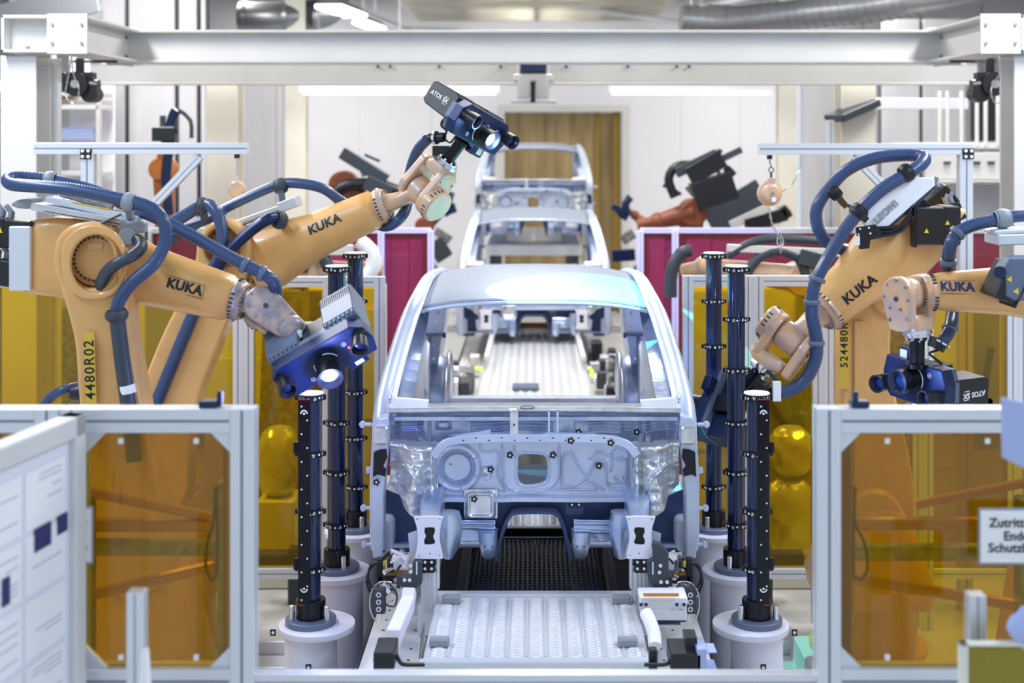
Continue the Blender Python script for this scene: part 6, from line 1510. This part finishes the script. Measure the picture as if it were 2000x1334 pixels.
# ================================================================== BACKGROUND ROBOTS
def bgrobot(lab, Y, base, elbow, hand, tool, mt, tools, r=.13):
    f = lambda p, dy=0: W(p[0], p[1], Y+dy)
    t = thing('industrial_robot', Vector((f(base).x, Y, 0)), lab, 'robot', 'blurred robots in the background')
    z0 = f(base).z
    b = MB(); rg = []
    P = [f(base), f(base).lerp(f(elbow), .5), f(elbow)]
    for p, w, d_ in ((P[0], r*1.3, .13), (P[1], r*.9, .11), (P[2], r*1.1, .12)): rg.append([p+Vector((w*math.cos(q), d_*math.sin(q), 0)) for q in [2*math.pi*k/20 for k in range(20)]])
    b.loft(rg); obj('link_arm', b, mt, t)
    b = MB(); b.lathe(f(elbow)+Vector((0, -.16, 0)), (0, 1, 0), [(0, r), (.02, r*1.15), (.3, r*1.15), (.32, r)], 24); obj('elbow_joint', b, mt, t)
    b = MB(); a, c = f(elbow, -.05), f(hand, -.05); b.lathe(a, c-a, [(0, r*1.0), ((c-a).length*.5, r*.8), ((c-a).length, r*.6)], 20); obj('forearm', b, mt, t)
    b = MB(); b.sphere(f(hand, -.05), r*.75); a = f(hand, -.05); c = f(tool, -.05); b.cyl(a, c, r*.5); obj('wrist', b, mt, t)
    b = MB(); b.box((f(base).x, Y, z0/2), (.42, .5, z0), taper=.7); obj('robot_foot', b, 'dirty_metal', t, .02)
    for (nm, m_, pts, w) in tools:
        P = [f(p, -.15) for p in pts]; b = MB()
        if nm == 'hose': b.tube(smooth_path(P, .05), w, 10)
        elif nm == 'sheet_guard': b.bar(P[0], P[1], w*.5, w*2.2, (0, 0, 1))
        else:
            for a, c in zip(P, P[1:]): b.bar(a, c, w, w, (0, 0, 1))
        obj(nm, b, m_, t, .006 if nm != 'hose' else 0)
    return t
bgrobot('blurred brown robot right of the portal with black tool pack', 14.5, (1345, 520), (1352, 415), (1285, 432), (1245, 440), 'rust_bg',
        [('hose', 'black', [(1318, 385), (1306, 350), (1322, 325), (1365, 322)], .05), ('tool_pack', 'black', [(1345, 345), (1410, 308)], .2), ('tool_pack', 'black', [(1355, 385), (1432, 360)], .30), ('tool_rail', 'hose_grey', [(1320, 338), (1400, 300), (1408, 302)], .11), ('tool_rail', 'hose_grey', [(1400, 315), (1448, 292)], .07), ('bracket', 'dirty_metal', [(1398, 318), (1412, 365)], .04), ('bracket', 'dirty_metal', [(1340, 365), (1378, 408)], .045), ('tool_pack', 'black', [(1420, 340), (1430, 330)], .12), ('hose', 'dark_grey', [(1295, 362), (1312, 368), (1330, 380)], .02)])
bgrobot('blurred brown robot left of the portal under a grey tube', 14.5, (690, 520), (672, 360), (720, 400), (760, 420), 'rust_bg',
        [('tool_rail', 'hose_grey', [(668, 298), (755, 352)], .13), ('hose', 'black', [(645, 385), (680, 362), (740, 362), (790, 380)], .07), ('tool_pack', 'dark_grey', [(715, 355), (765, 378)], .16), ('bracket', 'dirty_metal', [(700, 310), (712, 345)], .05), ('tool_rail', 'hose_grey', [(712, 302), (742, 315)], .03)])
bgrobot('blurred tan robot column behind the left aluminium brace', 13.2, (325, 520), (320, 330), (322, 292), (330, 250), 'orange_bg',
        [('hose', 'navy', [(330, 420), (324, 350), (330, 290), (335, 235), (345, 215)], .05), ('tool_pack', 'black', [(300, 262), (345, 262)], .14), ('hose', 'dark_grey', [(350, 215), (372, 235), (374, 270)], .02), ('bracket', 'dark_grey', [(318, 225), (318, 262)], .05), ('bracket', 'dark_grey', [(340, 215), (344, 262)], .05)], .10)
bgrobot('blurred robot low behind the right screen with grey guard tube', 15.2, (1500, 540), (1490, 430), (1520, 425), (1545, 415), 'orange_bg',
        [('sheet_guard', 'hose_grey', [(1385, 437), (1490, 375)], .15), ('tool_rail', 'white_paint', [(1425, 440), (1500, 405)], .1), ('tool_pack', 'black', [(1455, 440), (1535, 418)], .14), ('tool_pack', 'black', [(1528, 418), (1540, 410)], .14)], .09)
bgrobot('small robot wrist at the left side of the portal behind the raised scanner', 16.5, (830, 520), (830, 440), (868, 405), (878, 420), 'rust_bg',
        [('tool_pack', 'dark_grey', [(862, 380), (885, 388)], .14), ('tool_pack', 'navy', [(868, 412), (890, 405)], .12), ('bracket', 'dirty_metal', [(850, 450), (880, 470)], .1), ('tool_pack', 'dark_grey', [(848, 470), (870, 505)], .2)], .10)
bgrobot('small robot gripper reaching in at the right side of the portal', 16.5, (1262, 520), (1262, 440), (1240, 420), (1222, 408), 'rust_bg',
        [('tool_pack', 'navy', [(1195, 402), (1210, 410)], .08), ('hose', 'navy', [(1208, 410), (1222, 425), (1222, 398), (1232, 385)], .05), ('bracket', 'dirty_metal', [(1215, 470), (1238, 455)], .12), ('tool_pack', 'navy', [(1195, 500), (1240, 497)], .14)], .08)
# robot lying low before the right screen (tan arm with grey loops), and its twin at left
bgrobot('pale tan robot arm lying level behind the right rear fence', 10.4, (1600, 560), (1560, 545), (1375, 520), (1330, 530), 'orange_worn',
        [('hose', 'hose_grey', [(1455, 540), (1480, 505), (1520, 490), (1560, 505), (1575, 545)], .04), ('hose', 'hose_grey', [(1350, 490), (1330, 495), (1312, 530), (1310, 580)], .05), ('hose', 'hose_grey', [(1420, 500), (1480, 470), (1560, 468), (1640, 475)], .035), ('tool_rail', 'white_paint', [(1420, 484), (1640, 494)], .06), ('tool_pack', 'dark_grey', [(1560, 500), (1600, 510)], .12)], .11)
bgrobot('pale tan robot arm lying level behind the left rear fence', 10.4, (560, 560), (600, 530), (710, 528), (748, 530), 'orange_worn',
        [('hose', 'white', [(700, 470), (725, 490), (730, 520), (715, 540)], .06), ('tool_rail', 'white_paint', [(560, 488), (690, 488)], .08), ('hose', 'hose_grey', [(590, 530), (600, 500), (625, 492), (640, 520)], .05)], .10)
